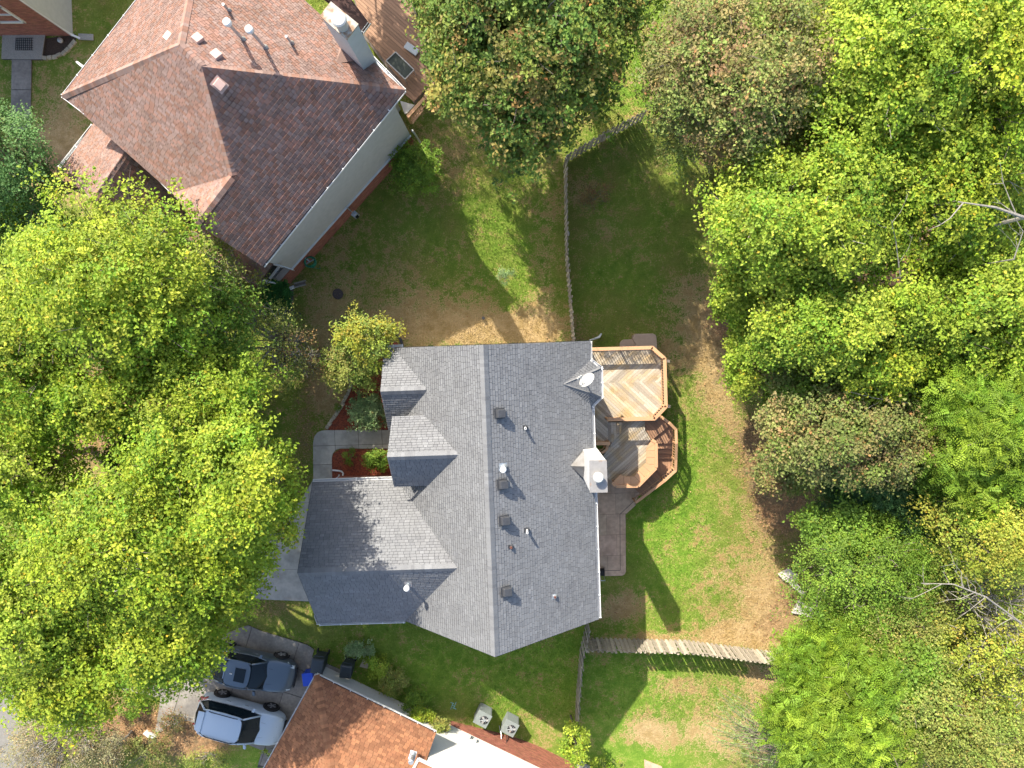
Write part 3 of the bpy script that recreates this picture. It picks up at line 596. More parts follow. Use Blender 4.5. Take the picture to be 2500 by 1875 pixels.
rb.build('stair_riser',M['compdeck'],dk)
fr=MB()
fr.prism(zb([(1008,262),(1562,250),(1668,340),(1670,770),(1570,876),(1166,880),(1160,1076),(1008,1076)],ZD-.034),(0,0,-.25))
fr.prism(zb([(1168,900),(1495,900),(1495,975),(1556,1072),(1560,1300),(1420,1440),(1240,1445),(1140,1385),(1100,1250),(1135,1190),(1168,1080)],ZL-.034),(0,0,-.25))
fr.build('deck_frame',M['bark'],dk)
for q in ((1100,300),(1400,280),(1640,360),(1645,740),(1540,850),(1300,850),(1500,1200),(1400,1360),(1250,1400)):
    p=D5(*q,-2.); mb=MB(); mb.box((p[0],p[1],-1.1),(.14,.14,1.8)); mb.build('support_post',M['bark'],dk)
BAL=None
def baluster_mesh(h):
    mb=MB(); mb.box((0,0,h/2),(.026,.026,h)); me=bpy.data.meshes.new('baluster'); me.from_pydata(mb.v,[],mb.f); a=me.attributes.new('tint','FLOAT_COLOR','POINT'); a.data.foreach_set('color',np.ones(len(mb.v)*4,np.float32)); return me
def railing(par,pts,zf,m,cw=.15,h=.92,bm=None,closed=False,sp=.135,posts=None,capname='rail_cap',inner=None):
    """pts: picture/ground points of the cap line (3D at deck level); zf: level at each point"""
    off=wloc(par); me=baluster_mesh(h-.12); me.materials.append(bm or m); n=len(pts)
    for i in range(n-1):
        a=A3(pts[i][0],pts[i][1],zf[i]); b=A3(pts[i+1][0],pts[i+1][1],zf[i+1]); d=b-a; L=np.linalg.norm(d[:2]); d=d/L; s=unit(np.cross(A3(d[0],d[1],0),A3(0,0,1)))
        mb=MB(); ex=.5*cw*.41; mb.obb((a+b)/2+A3(0,0,h),d*(L/2+ex-.012),s*cw/2,A3(0,0,.02),(random.uniform(.92,1.08),)*3); mb.build(capname,m,par)
        for zz in (h-.10,.10):
            mb=MB(); mb.obb((a+b)/2+A3(0,0,zz),d*L/2,s*.02,A3(0,0,.035)); mb.build('rail',bm or m,par)
        k=int(L/sp)
        for j in range(1,k):
            p=a+d*(L*j/k); link('baluster',me,None,par,(Vector(p.tolist())+Vector((0,0,.06)))-off,(0,0,math.atan2(d[1],d[0])))
        kp=max(1,round(L/1.9))
        for j in range(kp+1 if i==n-2 else kp):
            p=a+d*(L*j/kp); mb=MB(); mb.obb(p+A3(0,0,h/2-.08),A3(d[0],d[1],0)*.045,s*.045,A3(0,0,h/2+.05)); mb.build('post',bm or m,par)
zc1=ZD+.92
c5=lambda q,z:[D5(x,y,z) for x,y in q]
railing(dk,c5([(1020,262),(1560,247),(1668,343),(1680,768),(1580,874),(1170,882)],zc1),[ZD]*6,M['railwood'],.17)
railing(dk,c5([(1062,1092),(1185,1092)],zc1),[ZD]*2,M['railwood'],.17); railing(dk,c5([(1168,1105),(1160,1145),(1120,1178)],.75),[-.15,-.2,-.3],M['railwood'],.12)
OUT=[((1640,858),.42),((1715,915),.42),((1768,970),.25),((1772,1095),.25),((1768,1238),-.2),((1765,1330),-.35),((1668,1420),-.35),((1415,1612),-.98)]
pts=[D5(*q,z) for q,z in OUT]; railing(dk,pts,[z-.88 for q,z in OUT],M['railwood'],.14,.88,M['railwood'])
# bench round the lower deck
ob=[(1552,1068),(1584,1090),(1585,1302),(1432,1458),(1242,1460),(1216,1428)]; ib=[(1518,1112),(1505,1142),(1507,1262),(1398,1380),(1312,1380),(1276,1362)]
bz=Pieces('bench_slat',M['railwood'],80)
for i in range(5):
    if i==0: quad=[ob[0],ob[1],ib[1],ib[0]]
    else: quad=[ob[i],ob[i+1],ib[i+1],ib[i]]
    q=c5(quad,.13); d=q[1]-q[0]; bz.face(q,np.cross(d,A3(0,0,1)) if False else d,.36,.5 if False else .6,.014,.035,tvar(.06,.02),stagger=0)
bz.finish(dk)
for i in range(5):
    a,b=c5([ob[i],ob[i+1]],.2); d=b-a; s=unit(np.cross(d,A3(0,0,1))); mb=MB(); mb.obb((a+b)/2-A3(0,0,.30),d/2,s*.02,A3(0,0,.30),(.9,.9,.9)); mb.build('bench_skirt',M['railwood'],dk)
    mb=MB(); mb.obb((a+b)/2-s*.06*(1),d/2*1.02,s*.075,A3(0,0,.022)); mb.build('bench_edge',M['railwood'],dk)
# tan steps at the north side of the deck
t=empty('step_stones',P(1385,735,-2),'pair of rounded tan concrete steps against the north rail of the wooden deck','steps')
z6=Z(1400,800,5.927)
for poly,z in (([(680,300),(676,230),(700,190),(740,172),(870,165),(1010,165),(1010,300)],-1.72),([(860,160),(868,115),(905,90),(1150,84),(1190,104),(1205,150),(1212,310),(900,310),(900,240)],-1.58)):
    mb=MB(); mb.prism([P(*z6(x,y),z) for x,y in poly],(0,0,z*-1-2.1)); mb.build('step',M['tan'],t,bevel=.02)
# ================================================================== RED HOUSE
rh=empty('red_roof_house',P(500,250,0),'large house with red-brown shingle hip roof and long grey siding wall','house')
rt_=tpal([(1,1,1),(1.15,1.0,.95),(.85,.85,.88),(1.05,1.1,1.15),(.95,.8,.72)],.08)
rA=P(135,207,6); rB=P(874,195,6); rC=P(568,575,6); rM=P(372,416,6); dBC=unit(rC-rB); dn_=np.array([-dBC[1],dBC[0],0.])
if dn_@(rA-rB)<0: dn_=-dn_
rN=rB+dn_*np.linalg.norm((rA-rB)@dn_*dn_); rN=A3(-12.8,17.6,6)
PT=.655
def plane(p,inw): return lambda x,y:6+PT*max(0,(np.array([x,y,0])-np.array([p[0],p[1],0]))@inw)
inSE=dn_; inNE=dBC; inSW=-unit(A3(dBC[0],dBC[1],0)); 
dAN=unit(rN-rA); inNW=A3(dAN[1],-dAN[0],0); dNB=unit(rB-rN); inNE=A3(dNB[1],-dNB[0],0); dAM=unit(rM-rA); inSW=A3(-dAM[1],dAM[0],0)
def onp(u,v,p,inw):
    z=8.
    for i in range(40): q=P(u,v,z); z=.5*z+.5*plane(p,inw)(q[0],q[1])
    return P(u,v,z)
K1=(onp(393,101,rA,inNW)+onp(393,101,rA,inSW)+onp(393,101,rB,inNE))/3; K2=(onp(437,145,rB,inSE)+onp(437,145,rA,inSW)+onp(437,145,rB,inNE))/3
K3=onp(503,379,rB,inSE); K4=onp(425,483,rB,inSE); K4[2]=K3[2]
for K in (K1,): K[2]=K2[2]
RF=dict(NW=([rA,rN,K1],dAN),NE=([rN,rB,K2,K1],dNB),SE=([rB,rC,K4,K3,K2],dBC),SW=([rA,K1,K2,K3,rM],dAM),SM=([K3,K4,rM],K4-K3))
pz=Pieces('shingle',M['redsh']); rfb=MB()
for k,(poly,u) in RF.items():
    poly=planar(poly); pz.face(poly,u,.20,.165 if k=='SE' else .115,.012,.05 if k=='SE' else .012,rt_,lift=.012,shingle=True,stagger=.5,hgap=.004,jit=.5); rfb.prism(poly,(0,0,-.1))
# garage wing
g0=P(278,318,5.2); gdir=unit(P(200,432,5.2)-g0); gn=unit(A3(-gdir[1],gdir[0],0)); gn=gn if gn[0]>0 else -gn
e0=P(200,270,3.2); e1_=P(127,362,3.2); e2_=P(160,440,3.2); hw=abs((e0-g0)@gn); glen=(e1_-g0)@gdir+.0
r1=g0+gdir*max(glen,1.)*1.0; r1[2]=5.2
gb=g0-gdir*1.2
nwp=[gb-gn*hw-A3(0,0,2.0),gb.copy(),r1,r1-gn*hw-A3(0,0,2.0)]
sep=[gb.copy(),gb+gn*(hw*1.35)-A3(0,0,2.7),r1+gn*(hw*1.35)-A3(0,0,2.7),r1]
pz.face(nwp,gdir,.20,.115,.014,.014,rt_,lift=.012,shingle=True,jit=.2,hgap=.004); pz.face(sep,gdir,.20,.165,.014,.05,rt_,lift=.012,shingle=True,jit=.2,hgap=.004)
rfb.prism(nwp,(0,0,-.1)); rfb.prism(sep,(0,0,-.1))
# low roofs: porch strip below the gable, porch roof behind the chimney
def lowroof(q,z,u):
    p=[P(*a,zz) for a,zz in zip(q,z)]; pz.face(p,u,.33,.17,.014,.03,rt_,lift=.012,shingle=True,jit=.2,hgap=.004); rfb.prism(p,(0,0,-.1))
lowroof([(440,470),(590,570),(553,622),(400,512)],[3.9,3.9,3.2,3.2],dAM)
lowroof([z2(480,-120),z2(700,10),z2(985,275),z2(1045,200),z2(880,-20),z2(820,-120)],[3.4,3.4,3.4,3.,3.,3.],dNB)
pz.finish(rh); rfb.build('roof_deck',M['reddeckroof'],rh)
for a,b in ((rA,K1),(K1,K2),(K2,rB),(rN,K1),(K2,K3),(K3,K4),(gb,r1)): ridge_caps(rh,a if a[2]<b[2] else b,b if a[2]<b[2] else a,M['redsh'],rt_,wd=.16,slope=.6)
gl=A3(0,0,-.05)
mid=P(278,315,6)
for a,b in ((rB,rC),(rA,mid),(P(290,332,6),rM),(rA,rN),(rB,P(705,20,6))): gutter(rh,a+gl,b+gl,M['white'])
gutter(rh,P(200,270,3.2)+gl,P(127,362,3.2)+gl,M['white'])
gutter(rh,P(*z2(985,275),3.4),P(*z2(1045,195),3.),M['white'])
# walls
sw=-dn_*-1; osw=-dn_  # outward of the long wall
wB=rB-dBC*-.35+dn_*.45; wC=P(632,606,0); wa=P(*z3(705,1020),0); wb=P(*z3(1640,-30),0); wd_=unit(wb-wa); wo=A3(wd_[1],-wd_[0],0)
wa=wa-wd_*.0; wb=wa+wd_*9.6
NWt=wb+dn_*0; c4=rN+A3(.2,-.7,0)
ws_=P(*z3(745,893),1.0); ws_=wa+wd_*((ws_-wa)@wd_)
wall_poly=[A3(ws_[0],ws_[1],5.85),A3(wb[0],wb[1],5.85),A3(rN[0]+.2,rN[1]-.8,5.85),A3(rA[0]+.8,rA[1]+.1,5.85),A3(rM[0]+.5,rM[1]+.4,5.85)]
mb=MB(); mb.prism(wall_poly,(0,0,-6.4)); mb.build('wall',M['mortar'],rh)
siding(rh,wb,ws_,1.45,5.9,wo,M['vinyl'])
mb=MB(); d_=(wb-ws_)/2; mb.obb((ws_+wb)/2*A3(1,1,0)+wo*.05+A3(0,0,1.42),d_,wo*.05,A3(0,0,.03)); mb.build('ledge',M['white'],rh)
bz=Pieces('brick',M['brick']); bricks(rh,bz,wb,wa,-.6,1.4,wo); bz.finish(rh)
mb=MB(); mb.prism([A3(wa[0],wa[1],1.38),A3(ws_[0],ws_[1],1.38),A3(*(ws_-wo*.3)[:2],1.38),A3(*(wa-wo*.3)[:2],1.38)],(0,0,-2)); mb.build('low_wall',M['mortar'],rh)
gd=MB(); gd.prism([r1+A3(0,0,-.3)-gdir*.3,r1-gn*(hw*.9)-A3(0,0,2.3)-gdir*.3,A3(*(r1-gn*(hw*.9))[:2],-.3)-gdir*.3,A3(*(r1+gn*(hw*1.2))[:2],-.3)-gdir*.3,r1+gn*(hw*1.2)-A3(0,0,2.7)-gdir*.3],-gdir*4); gd.build('garage_wall',M['brick'],rh)
# corner porch with balustrade
po=[P(*z3(530,830),3.6),P(*z3(740,890),3.6)]
b=MB(); b.prism([P(*z3(470,985),.4),P(*z3(560,1005),.4),P(*z3(730,885),.4),P(*z3(540,825),.4)],(0,0,-.6)); b.build('porch_floor',M['dark'],rh)
for q,z in (((440,975),3.2),((545,825),3.2)): 
    p=P(*z3(*q),z); mb=MB(); mb.box((p[0],p[1],z/2),(.14,.14,z),.6); mb.build('porch_post',M['white'],rh)
ra,rb_=P(*z3(548,970),1.5),P(*z3(640,850),1.5); d=rb_-ra; nrm=unit(np.cross(d,A3(0,0,1)))
for hz in (0,-.9): mb=MB(); mb.obb((ra+rb_)/2+A3(0,0,hz),d/2,nrm*.05,A3(0,0,.04)); mb.build('balustrade_rail',M['white'],rh)
for i in range(9): p=ra+d*(i+.5)/9; mb=MB(); mb.obb(p-A3(0,0,.45),unit(d)*.03,nrm*.03,A3(0,0,.44)); mb.build('baluster',M['white'],rh)
mb=MB(); mb.obb((P(*z3(520,820),3.3)+P(*z3(745,893),3.3))/2,(P(*z3(745,893),3.3)-P(*z3(520,820),3.3))/2,wo*.06,A3(0,0,.12)); mb.build('porch_beam',M['white'],rh)
mb=MB(); mb.obb((P(*z3(440,980),3.0)+P(*z3(590,1005),3.0))/2,(P(*z3(590,1005),3.)-P(*z3(440,980),3.))/2,wo*.06,A3(0,0,.1)); mb.build('porch_beam',M['white'],rh)
# downspouts
dp=lambda q: [P(*z2(a,b),z) for a,b,z in q]
mb=MB(); mb.tube(dp([(1405,1100,1.7),(1440,1150,.8),(1470,1200,.1)]),.05,6); mb.build('downspout',M['white'],rh)
mb=MB(); mb.tube([P(*z1(712,575),5.8),P(*z1(650,525),5.3)],.05,6); mb.tube([P(*z1(650,525),5.3),P(*z1(650,525),5.3)*A3(1,1,0)],.05,6); mb.build('downspout',M['white'],rh)
# red chimney
q=[P(*z2(*a),9.2) for a in ((725,25),(945,205),(850,330),(638,142))]; chimney(rh,q,0,9.2,M['vinylb'],M['chimcap'],.04,.28,.55,P(*z2(815,215),9.3))
cb=[onp(*z2(a,b),rB,inNE) for a,b in ((795,375),(760,535),(880,545))]
tp=cb[0]+A3(.15,-.3,.35); mb=MB(); mb.add([cb[1],cb[2]+A3(.3,.2,-.1),tp,cb[0]],[(0,1,2),(0,2,3)]); mb.build('cricket',M['redsh'],rh)
zN=lambda u,v:onp(u,v,rB,inNE)
for uv,inw,pp_ in (((370,84),inNW,rA),((427,88),inNE,rB),((467,123),inNE,rB),((474,183),inSE,rB)): 
    box_vent(rh,onp(*uv,pp_,inw),PT,-inw,M['pinkvent'],.36,.2)
for top,base,cap in (((497,52),(525,86),1),((551,67),(573,104),1),((486,10),(495,24),0),((621,79),(630,94),0)):
    p=zN(*base); h=.3
    for hh in np.arange(.2,2.0,.05):
        u,v=proj(p+A3(0,0,hh)); 
        if v<=top[1]: h=hh; break
        h=hh
    pipe(rh,p,h,.06 if cap else .05,M['galv'],cap=(.15,.14,M['white']) if cap else None,fl=(inNE*-PT+A3(0,0,1),-inNE-A3(0,0,PT),.22 if cap else .12))
    if not cap: pass
# red house deck
rd=empty('rear_deck',P(*z2(1200,400),.9),'shaded brown plank deck behind the red-roofed house beside the big maple','deck')
pz=Pieces('deck_board',M['compdeck']); Rp=lambda x,y,z=.9:P(*z2(x,y),z)
pz.face([Rp(880,-150),Rp(1330,-150),Rp(1540,420),Rp(1560,700),Rp(1420,860),Rp(1330,790),Rp(1360,755),Rp(1010,300)],dNB,3.2,.14,.01,.03,tpal([(1,1.0,1),(.85,.85,.85),(1.15,1.15,1.15)],.05),rand_off=True,hgap=.012); pz.finish(rd)
b=MB(); b.prism([Rp(870,-160,.88),Rp(1340,-160,.88),Rp(1550,420,.88),Rp(1570,700,.88),Rp(1420,870,.88),Rp(1000,320,.88)],(0,0,-.25)); b.build('deck_frame',M['bark'],rd)
b=MB(); b.prism([P(*z2(x,y),.97) for x,y in ((1300,850),(1425,885),(1360,955),(1340,960))],(0,0,-.1)); b.build('landing_panel',M['vinyl'],rd)
railing(rd,[Rp(1368,985,1.7),Rp(1510,830,1.7),Rp(1580,700,1.7)],[.85]*3,M['railwood'],.16,.9)
mb=MB(); mb.prism([P(*z2(x,y),.6) for x,y in ((1390,990),(1480,890),(1500,930),(1410,1045))],(0,0,-.05)); mb.build('stair_tread',M['railwood'],rd)
# framed mesh table
ft=empty('mesh_table',Rp(1310,560,.9),'rectangular dark mesh topped frame standing on the shaded brown deck','table')
q=[P(*z2(*a),1.5) for a in ((1185,515),(1265,440),(1420,590),(1345,670))]
mb=MB(); mb.prism(q,(0,0,-.02)); mb.build('tabletop',M['mesh'],ft)
for i in range(4):
    a,b_=q[i],q[(i+1)%4]; mb=MB(); mb.tube([a+A3(0,0,.02),b_+A3(0,0,.02)],.03,6); mb.build('frame_bar',M['tin'],ft); mb=MB(); mb.tube([a,A3(a[0],a[1],.93)],.025,6); mb.build('leg',M['tin'],ft)
mb=MB(); b_=P(*z2(1400,415),1.0); mb.box((b_[0],b_[1],1.02),(.7,.32,.12),-.6); tag(mb.build('storage_box',M['vinylb']),'small blue grey box half under the maple on the shaded deck','box')
# hose, meter, other things by the long wall
hz_=empty('hose_reel',P(*z3(890,830),.6),'coiled green garden hose on a wall hanger of the red house','garden hose')
c=P(*z3(890,828),.8)
for k in range(5):
    pts=[c+A3(math.cos(a)*(.30-.02*k),math.sin(a)*(.27-.015*k),.02*k+.05*math.sin(a*2+k)) for a in np.linspace(0,6.283,22)]; mb=MB(); mb.tube(pts,.022,6); mb.build('hose_coil',M['green'],hz_,smooth=True)
mb=MB(); mb.tube([c+A3(0,0,.02),c+A3(-.25,.22,.1)],.04,6); mb.tube([c+A3(-.2,-.1,.05),c+A3(.2,.12,.05)],.03,6); mb.build('hanger',M['galv'],hz_)
mb=MB(); mb.tube([c+A3(.1,-.27,0),c+A3(.4,-.3,-.3),P(*z3(965,860),-.2)],.02,6); mb.build('hose_end',M['green'],hz_,smooth=True)
mt=empty('electric_meter',P(*z3(1275,430),1.2),'grey electric meter box with a pipe on the brick wall of the red house','meter')
p=P(*z3(1270,430),1.3); mb=MB(); mb.box(p,(.28,.2,.5),.85); mb.build('meter_box',M['galv'],mt,bevel=.01); mb=MB(); mb.tube([p+A3(.06,-.06,.05),p+A3(.15,-.15,.05)],.08,12); mb.build('dial',M['glass'],mt); mb=MB(); mb.tube([p,P(*z3(1195,365),2.9)],.025,6); mb.build('conduit',M['galv'],mt)
mb=MB(); p=Pg(730,635,.02); mb.tube([p,p+A3(0,0,.03)],.27,24,t=(1,1,1)); tag(mb.build('manhole_cover',M['iron']),'round dark metal cover set in the dry lawn below the red house','cover')
p=P(*z3(805,1015),.05); wb_=empty('wooden_plank_frame',p,'small wooden plank frame on the ground by the corner of the red house','planks')
for k in (-.1,.1): mb=MB(); mb.box((p[0],p[1]+k,.08),(.62,.06,.1),.25); mb.build('plank',M['paledeck'],wb_)
mb=MB(); mb.box((p[0],p[1],.05),(.55,.16,.04),.25); mb.build('infill_board',M['bark'],wb_)
p=P(*z3(735,1045),.1); mb=MB(); mb.box((p[0],p[1],.08),(.26,.16,.1),.4); tag(mb.build('splash_block',M['white'],None,bevel=.02),'small white block beside the wooden plank frame at the house corner','block')
# brick edging path by the round bush
bp_=empty('paver_strip',P(*z3(725,1130),0),'dark curved strip of small paving bricks beside the round green bush','paving')
pz=Pieces('brick',M['paledeck']); pz.face([P(*z3(720,1060),.03),P(*z3(750,1060),.03),P(*z3(745,1200),.03),P(*z3(735,1450),.03),P(*z3(640,1450),.03),P(*z3(600,1300),.03),P(*z3(690,1230),.03)],A3(0,1,0),.2,.1,.012,.04,tpal([(.35,.33,.3),(.5,.47,.43),(.25,.23,.22)]),hgap=.012); pz.finish(bp_)
p=P(*z3(655,1255),.1); mb=MB(); mb.box(p,(.3,.12,.1),-.3); mb.box(p+A3(-.1,-.05,0),(.12,.1,.12),.3); mb.box(p+A3(.1,.03,.05),(.1,.08,.14),.1); tag(mb.build('watering_toy',M['cyan'],None,bevel=.03),'small bright blue plastic toy on the paving below the round bush','toy')
p=P(*z3(780,1270),.08); mb=MB(); mb.tube([p+A3(.17*math.cos(a),.11*math.sin(a),.02*a/6) for a in np.linspace(0,11,30)],.018,5); tag(mb.build('coiled_cable',M['vent']),'thin dark cable coiled on the brown grass right of the blue toy','cable')
# ================================================================== SOUTH HOUSE
sh=empty('brown_roof_house',P(900,1640,0),'house with an orange-brown shingle roof and white wall at the bottom edge','house')
s0=P(683,1458,2.75); s1=P(942,1583,2.75); sd=unit(s1-s0); sin_=A3(sd[1],-sd[0],0); sin_=sin_ if sin_[1]<0 else -sin_
wdir=unit(P(560,1680,2.75)-s0); PS=.6
inS=sin_; inW_=A3(-wdir[1],wdir[0],0); inW_=inW_ if inW_[0]>0 else -inW_
hipd=unit(P(722,1659,5.2)-s0)
def splane(p,inw): return lambda x,y:2.75+PS*((np.array([x,y,0])-np.array([p[0],p[1],0]))@inw)
h1=s0+unit(inS+inW_)*5.2; h1[2]=splane(s0,inS)(*h1[:2]); 
SF=dict(N=(planar([s0,s1,s1+inS*1.9+sd*.15+A3(0,0,1.9*PS),s1+inS*4.6-sd*.2+A3(0,0,4.6*PS),h1]),sd),W=([s0,h1,s0+wdir*9+inW_*0+A3(0,0,0)],wdir))
pz=Pieces('shingle',M['brownsh']); rfb=MB(); st_=tpal([(1,1,1),(1.2,1.15,1.1),(.78,.75,.75),(.95,.9,.9)],.08)
for k,(poly,u) in SF.items(): pz.face(poly,u,.24,.13,.014,.016,st_,lift=.012,shingle=True,jit=.2,hgap=.004); rfb.prism(poly,(0,0,-.1))
pz.finish(sh); rfb.build('roof_deck',M['reddeckroof'],sh); ridge_caps(sh,s0,h1,M['brownsh'],st_,slope=.5)
gutter(sh,s0+gl,s1+gl,M['white'],hang=.9); gutter(sh,s0+gl,s0+wdir*8+gl,M['white'],hang=.9)
k0=P(808,1634,0) if False else P(808/S,1634/S,0); k1=P(960/S,1707/S,0); kd=unit(k1-k0); ko=A3(-kd[1],kd[0],0); ko=ko if ko[1]>0 else -ko
L1=k0+kd*-.35; L2=k0+kd*6.2; L3=k0+kd*14.5
mb=MB(); mb.prism([A3(*L1[:2],2.7),A3(*L2[:2],2.7),A3(*(L2-ko*6)[:2],2.7),A3(*(L1+wdir*6)[:2],2.7)],(0,0,-4)); mb.build('garage_wall',M['stucco'],sh)
mb=MB(); mb.prism([A3(*L2[:2],6.2),A3(*L3[:2],6.2),A3(*(L3-ko*8)[:2],6.2),A3(*(L2-ko*8)[:2],6.2)],(0,0,-9)); mb.build('wall',M['stucco'],sh)
siding(sh,L1,L2,-.1,2.7,ko,M['stucco']); siding(sh,L2,L3,-.1,6.1,ko,M['stucco'])
bz=Pieces('brick',M['brick']); kb=L1+kd*6.6; bricks(sh,bz,kb,L3,-2.5,-.14,ko); bz.finish(sh)
mb=MB(); e=[P(*zs(490,1440),4.5),P(*zs(540,1345),4.5),P(*zs(760,1450),4.5)]; 
for i in range(2): mb.obb((e[i]+e[i+1])/2,(e[i+1]-e[i])/2,unit(np.cross(e[i+1]-e[i],A3(0,0,1)))*.05,A3(0,0,.06))
mb.build('eave_trim',M['white'],sh); mb=MB(); mb.prism([e[0],e[1],e[2],P(*zs(700,1600),4.7),P(*zs(450,1600),4.7)],(0,0,-.08)); mb.build('porch_roof',M['brownsh'],sh)
p=s0+sd*6+inS*2.0; p=P(*zs(490,1300),2.75+PS*1.9); pipe(sh,p,.55,.08,M['galv'],cap=(.13,.1,M['galv']),fl=(A3(0,.5,1),A3(.3,1,-.5),.2),flm=M['galv'])
rp=[A3(*(L2+kd*-.3+ko*.3)[:2],6.22),A3(*(L3+kd*.3+ko*.3)[:2],6.22),A3(*(L3+kd*.3-ko*8.3)[:2],6.22),A3(*(L2-kd*.3-ko*8.3)[:2],6.22)]; rg=[(rp[0]+rp[3])/2+kd*3+A3(0,0,2.6),(rp[1]+rp[2])/2-kd*3+A3(0,0,2.6)]
mb=MB(); mb.add(rp+rg,[(0,1,5,4),(1,2,5),(2,3,4,5),(3,0,4),(3,2,1,0)]); mb.build('upper_roof',M['brownsh'],sh)
# wall fittings
for q0,q1 in (((1285,1050),(1310,1200)),((1340,1110),(1360,1200))):
    mb=MB(); mb.tube([P(*zs(*q0),-1.5)+ko*.1,P(*zs((q0[0]+q1[0])/2+10,(q0[1]+q1[1])/2),-1.2)+ko*.05,P(*zs(*q1),-.9)],.022,6); mb.build('refrigerant_line',M['black'] if q0[0]>1300 else M['galv'],sh)
p=P(*zs(1312,1205),-.95); mb=MB(); mb.box(p,(.2,.12,.28),-.45); mb.build('switch_box',M['galv'],sh)
for a in ((1010,1130),(1065,1170)): p=P(*zs(*a),.3); mb=MB(); mb.box(p,(.18,.1,.18),-.45); mb.build('wall_vent',M['white'],sh)
# ================================================================== CORNER HOUSE (top left)
nh=empty('brick_corner_house',P(*z1(300,100),0),'brick and pale sided house just showing in the top left corner','house')
c0=P(*z1(600,290),0.1); 
mb=MB(); mb.prism([A3(c0[0]-9,c0[1],5.8),A3(c0[0],c0[1],5.8),A3(c0[0],c0[1]+9,5.8),A3(c0[0]-9,c0[1]+9,5.8)],(0,0,-6.2)); mb.build('wall',M['mortar'],nh)
bz=Pieces('brick',M['brick']); bricks(nh,bz,A3(c0[0]-3.6,c0[1],0),A3(c0[0],c0[1],0),-.1,5.4,A3(0,-1,0)); bz.finish(nh)
siding(nh,A3(c0[0],c0[1]+.0,0),A3(c0[0],c0[1]+9,0),0,5.7,A3(1,0,0),M['vinyl'])
mb=MB(); mb.box((c0[0]+.03,c0[1]+.0,2.9),(.12,.12,5.8)); mb.build('corner_board',M['vinyl'],nh)
wx,wz=c0[0]-1.9,2.3
fw=MB(); 
for dx,dz,sx,sz in ((0,.75,1.3,.12),(0,-.75,1.3,.12),(-.6,0,.12,1.6),(.6,0,.12,1.6),(0,0,1.1,.05)): fw.box((wx+dx,c0[1]-.05,wz+dz),(sx,.1,sz))
fw=fw.build('window',M['stucco'],nh); mb=MB(); mb.box((wx,c0[1]-.015,wz),(1.1,.02,1.45)); mb.build('pane',M['wglass'],fw)
mb=MB(); mb.tube([A3(c0[0]+.1,c0[1]-.1,5.5),A3(c0[0]+.1,c0[1]-.08,.3),A3(c0[0]+.45,c0[1]-.2,.1)],.05,6); mb.build('downspout',M['white'],nh)
b=MB(); b.prism([A3(c0[0]-9.4,c0[1]-.4,5.85),A3(c0[0]+.4,c0[1]-.4,5.85),A3(c0[0]+.4,c0[1]+9,5.85),A3(c0[0]-9.4,c0[1]+9,5.85)],(0,0,-.12)); b.build('roof',M['greysh'],nh)
p=P(*z1(515,345),.1); mb=MB(); mb.tube([p,p+A3(0,0,.12)],.12,12); tag(mb.build('light_globe',M['dish'],None,smooth=True),'small white globe light in the dark planting bed by the brick house','garden light')
p=P(*z1(725,312),.08); mb=MB(); mb.box(p,(.75,.3,.08),-.05); mb.build; tag(mb.build('splash_block',M['paledeck'],None,bevel=.02),'pale concrete splash block under the downspout of the brick corner house','block')
# ================================================================== FENCES (shadow-box pickets on both sides of the rails)
def fence(label,pts,h=1.6,pick=.135,wv=.125,tilt=0.,group='wooden picket fences of the back yards',gap=.055,both=True):
    root=empty('picket_fence',(pts[0][0],pts[0][1],float(G(pts[0][0],pts[0][1]))),label,'fence',group); off=wloc(root)
    mb=MB(); hh=h
    V=[(-wv/2,-.01,0),(wv/2,-.01,0),(wv/2,-.01,hh-.05),(wv/4,-.01,hh),(-wv/4,-.01,hh),(-wv/2,-.01,hh-.05)]; V+=[(a,.01,c) for a,b_,c in V]
    meshes=[]
    for g in (.8,.95,1.1,1.25,.68):
        me=bpy.data.meshes.new('picket'); me.from_pydata(V,[],[(0,1,2,3,4,5),(11,10,9,8,7,6)]+[(i+6,(i+1)%6+6,(i+1)%6,i) for i in range(6)]); a=me.attributes.new('tint','FLOAT_COLOR','POINT'); a.data.foreach_set('color',[g,g,g*random.uniform(.94,1.04),1]*12); me.materials.append(M['fence']); meshes.append(me)
    for i in range(len(pts)-1):
        a,b=np.array(pts[i][:2],float),np.array(pts[i+1][:2],float); L=np.linalg.norm(b-a); d=(b-a)/L; n=np.array([-d[1],d[0]]); k=int(L/pick)
        for j in range(k):
            p=a+d*(j+.5)*L/k+n*(.035*(1 if j%2 else -1) if both else .035); g=float(G(*p))
            o=link('picket',random.choice(meshes),None,root,(p[0]-off[0],p[1]-off[1],g+.02-off[2]+random.uniform(-.02,.02)),(random.gauss(0,.012),random.gauss(0,.015),math.atan2(d[1],d[0])))
        m_=max(1,round(L/2.4))
        for j in range(m_+1):
            p=a+d*L*j/m_; g=float(G(*p)); mb=MB(); mb.box((p[0],p[1],g+h/2-.04),(.09,.05 if both else .09,h+.02),math.atan2(d[1],d[0])); mb.build('post',M['fence'],root)
        for f_ in (.16,.52,.84):
            for j in range(m_):
                p=a+d*L*j/m_; q=a+d*L*(j+1)/m_; mb=MB(); P0=A3(*p,float(G(*p))+h*f_); P1=A3(*q,float(G(*q))+h*f_); dd=(P1-P0)/2; mb.obb((P0+P1)/2,dd*.99,A3(n[0],n[1],0)*.018,A3(0,0,.042),(.9,.9,.9)); mb.build('rail',M['fence'],root)
    return root
g2=lambda u,v:P(u,v,-2.)
fence('grey picket fence running up from the house roof to a corner in the shaded lawn',[g2(1237,745),g2(1222,560),g2(1219,358)])
fence('short diagonal grey fence running up right from the corner towards the brown tree',[g2(1221,352),g2(1300,305),g2(1384,260)],both=True)
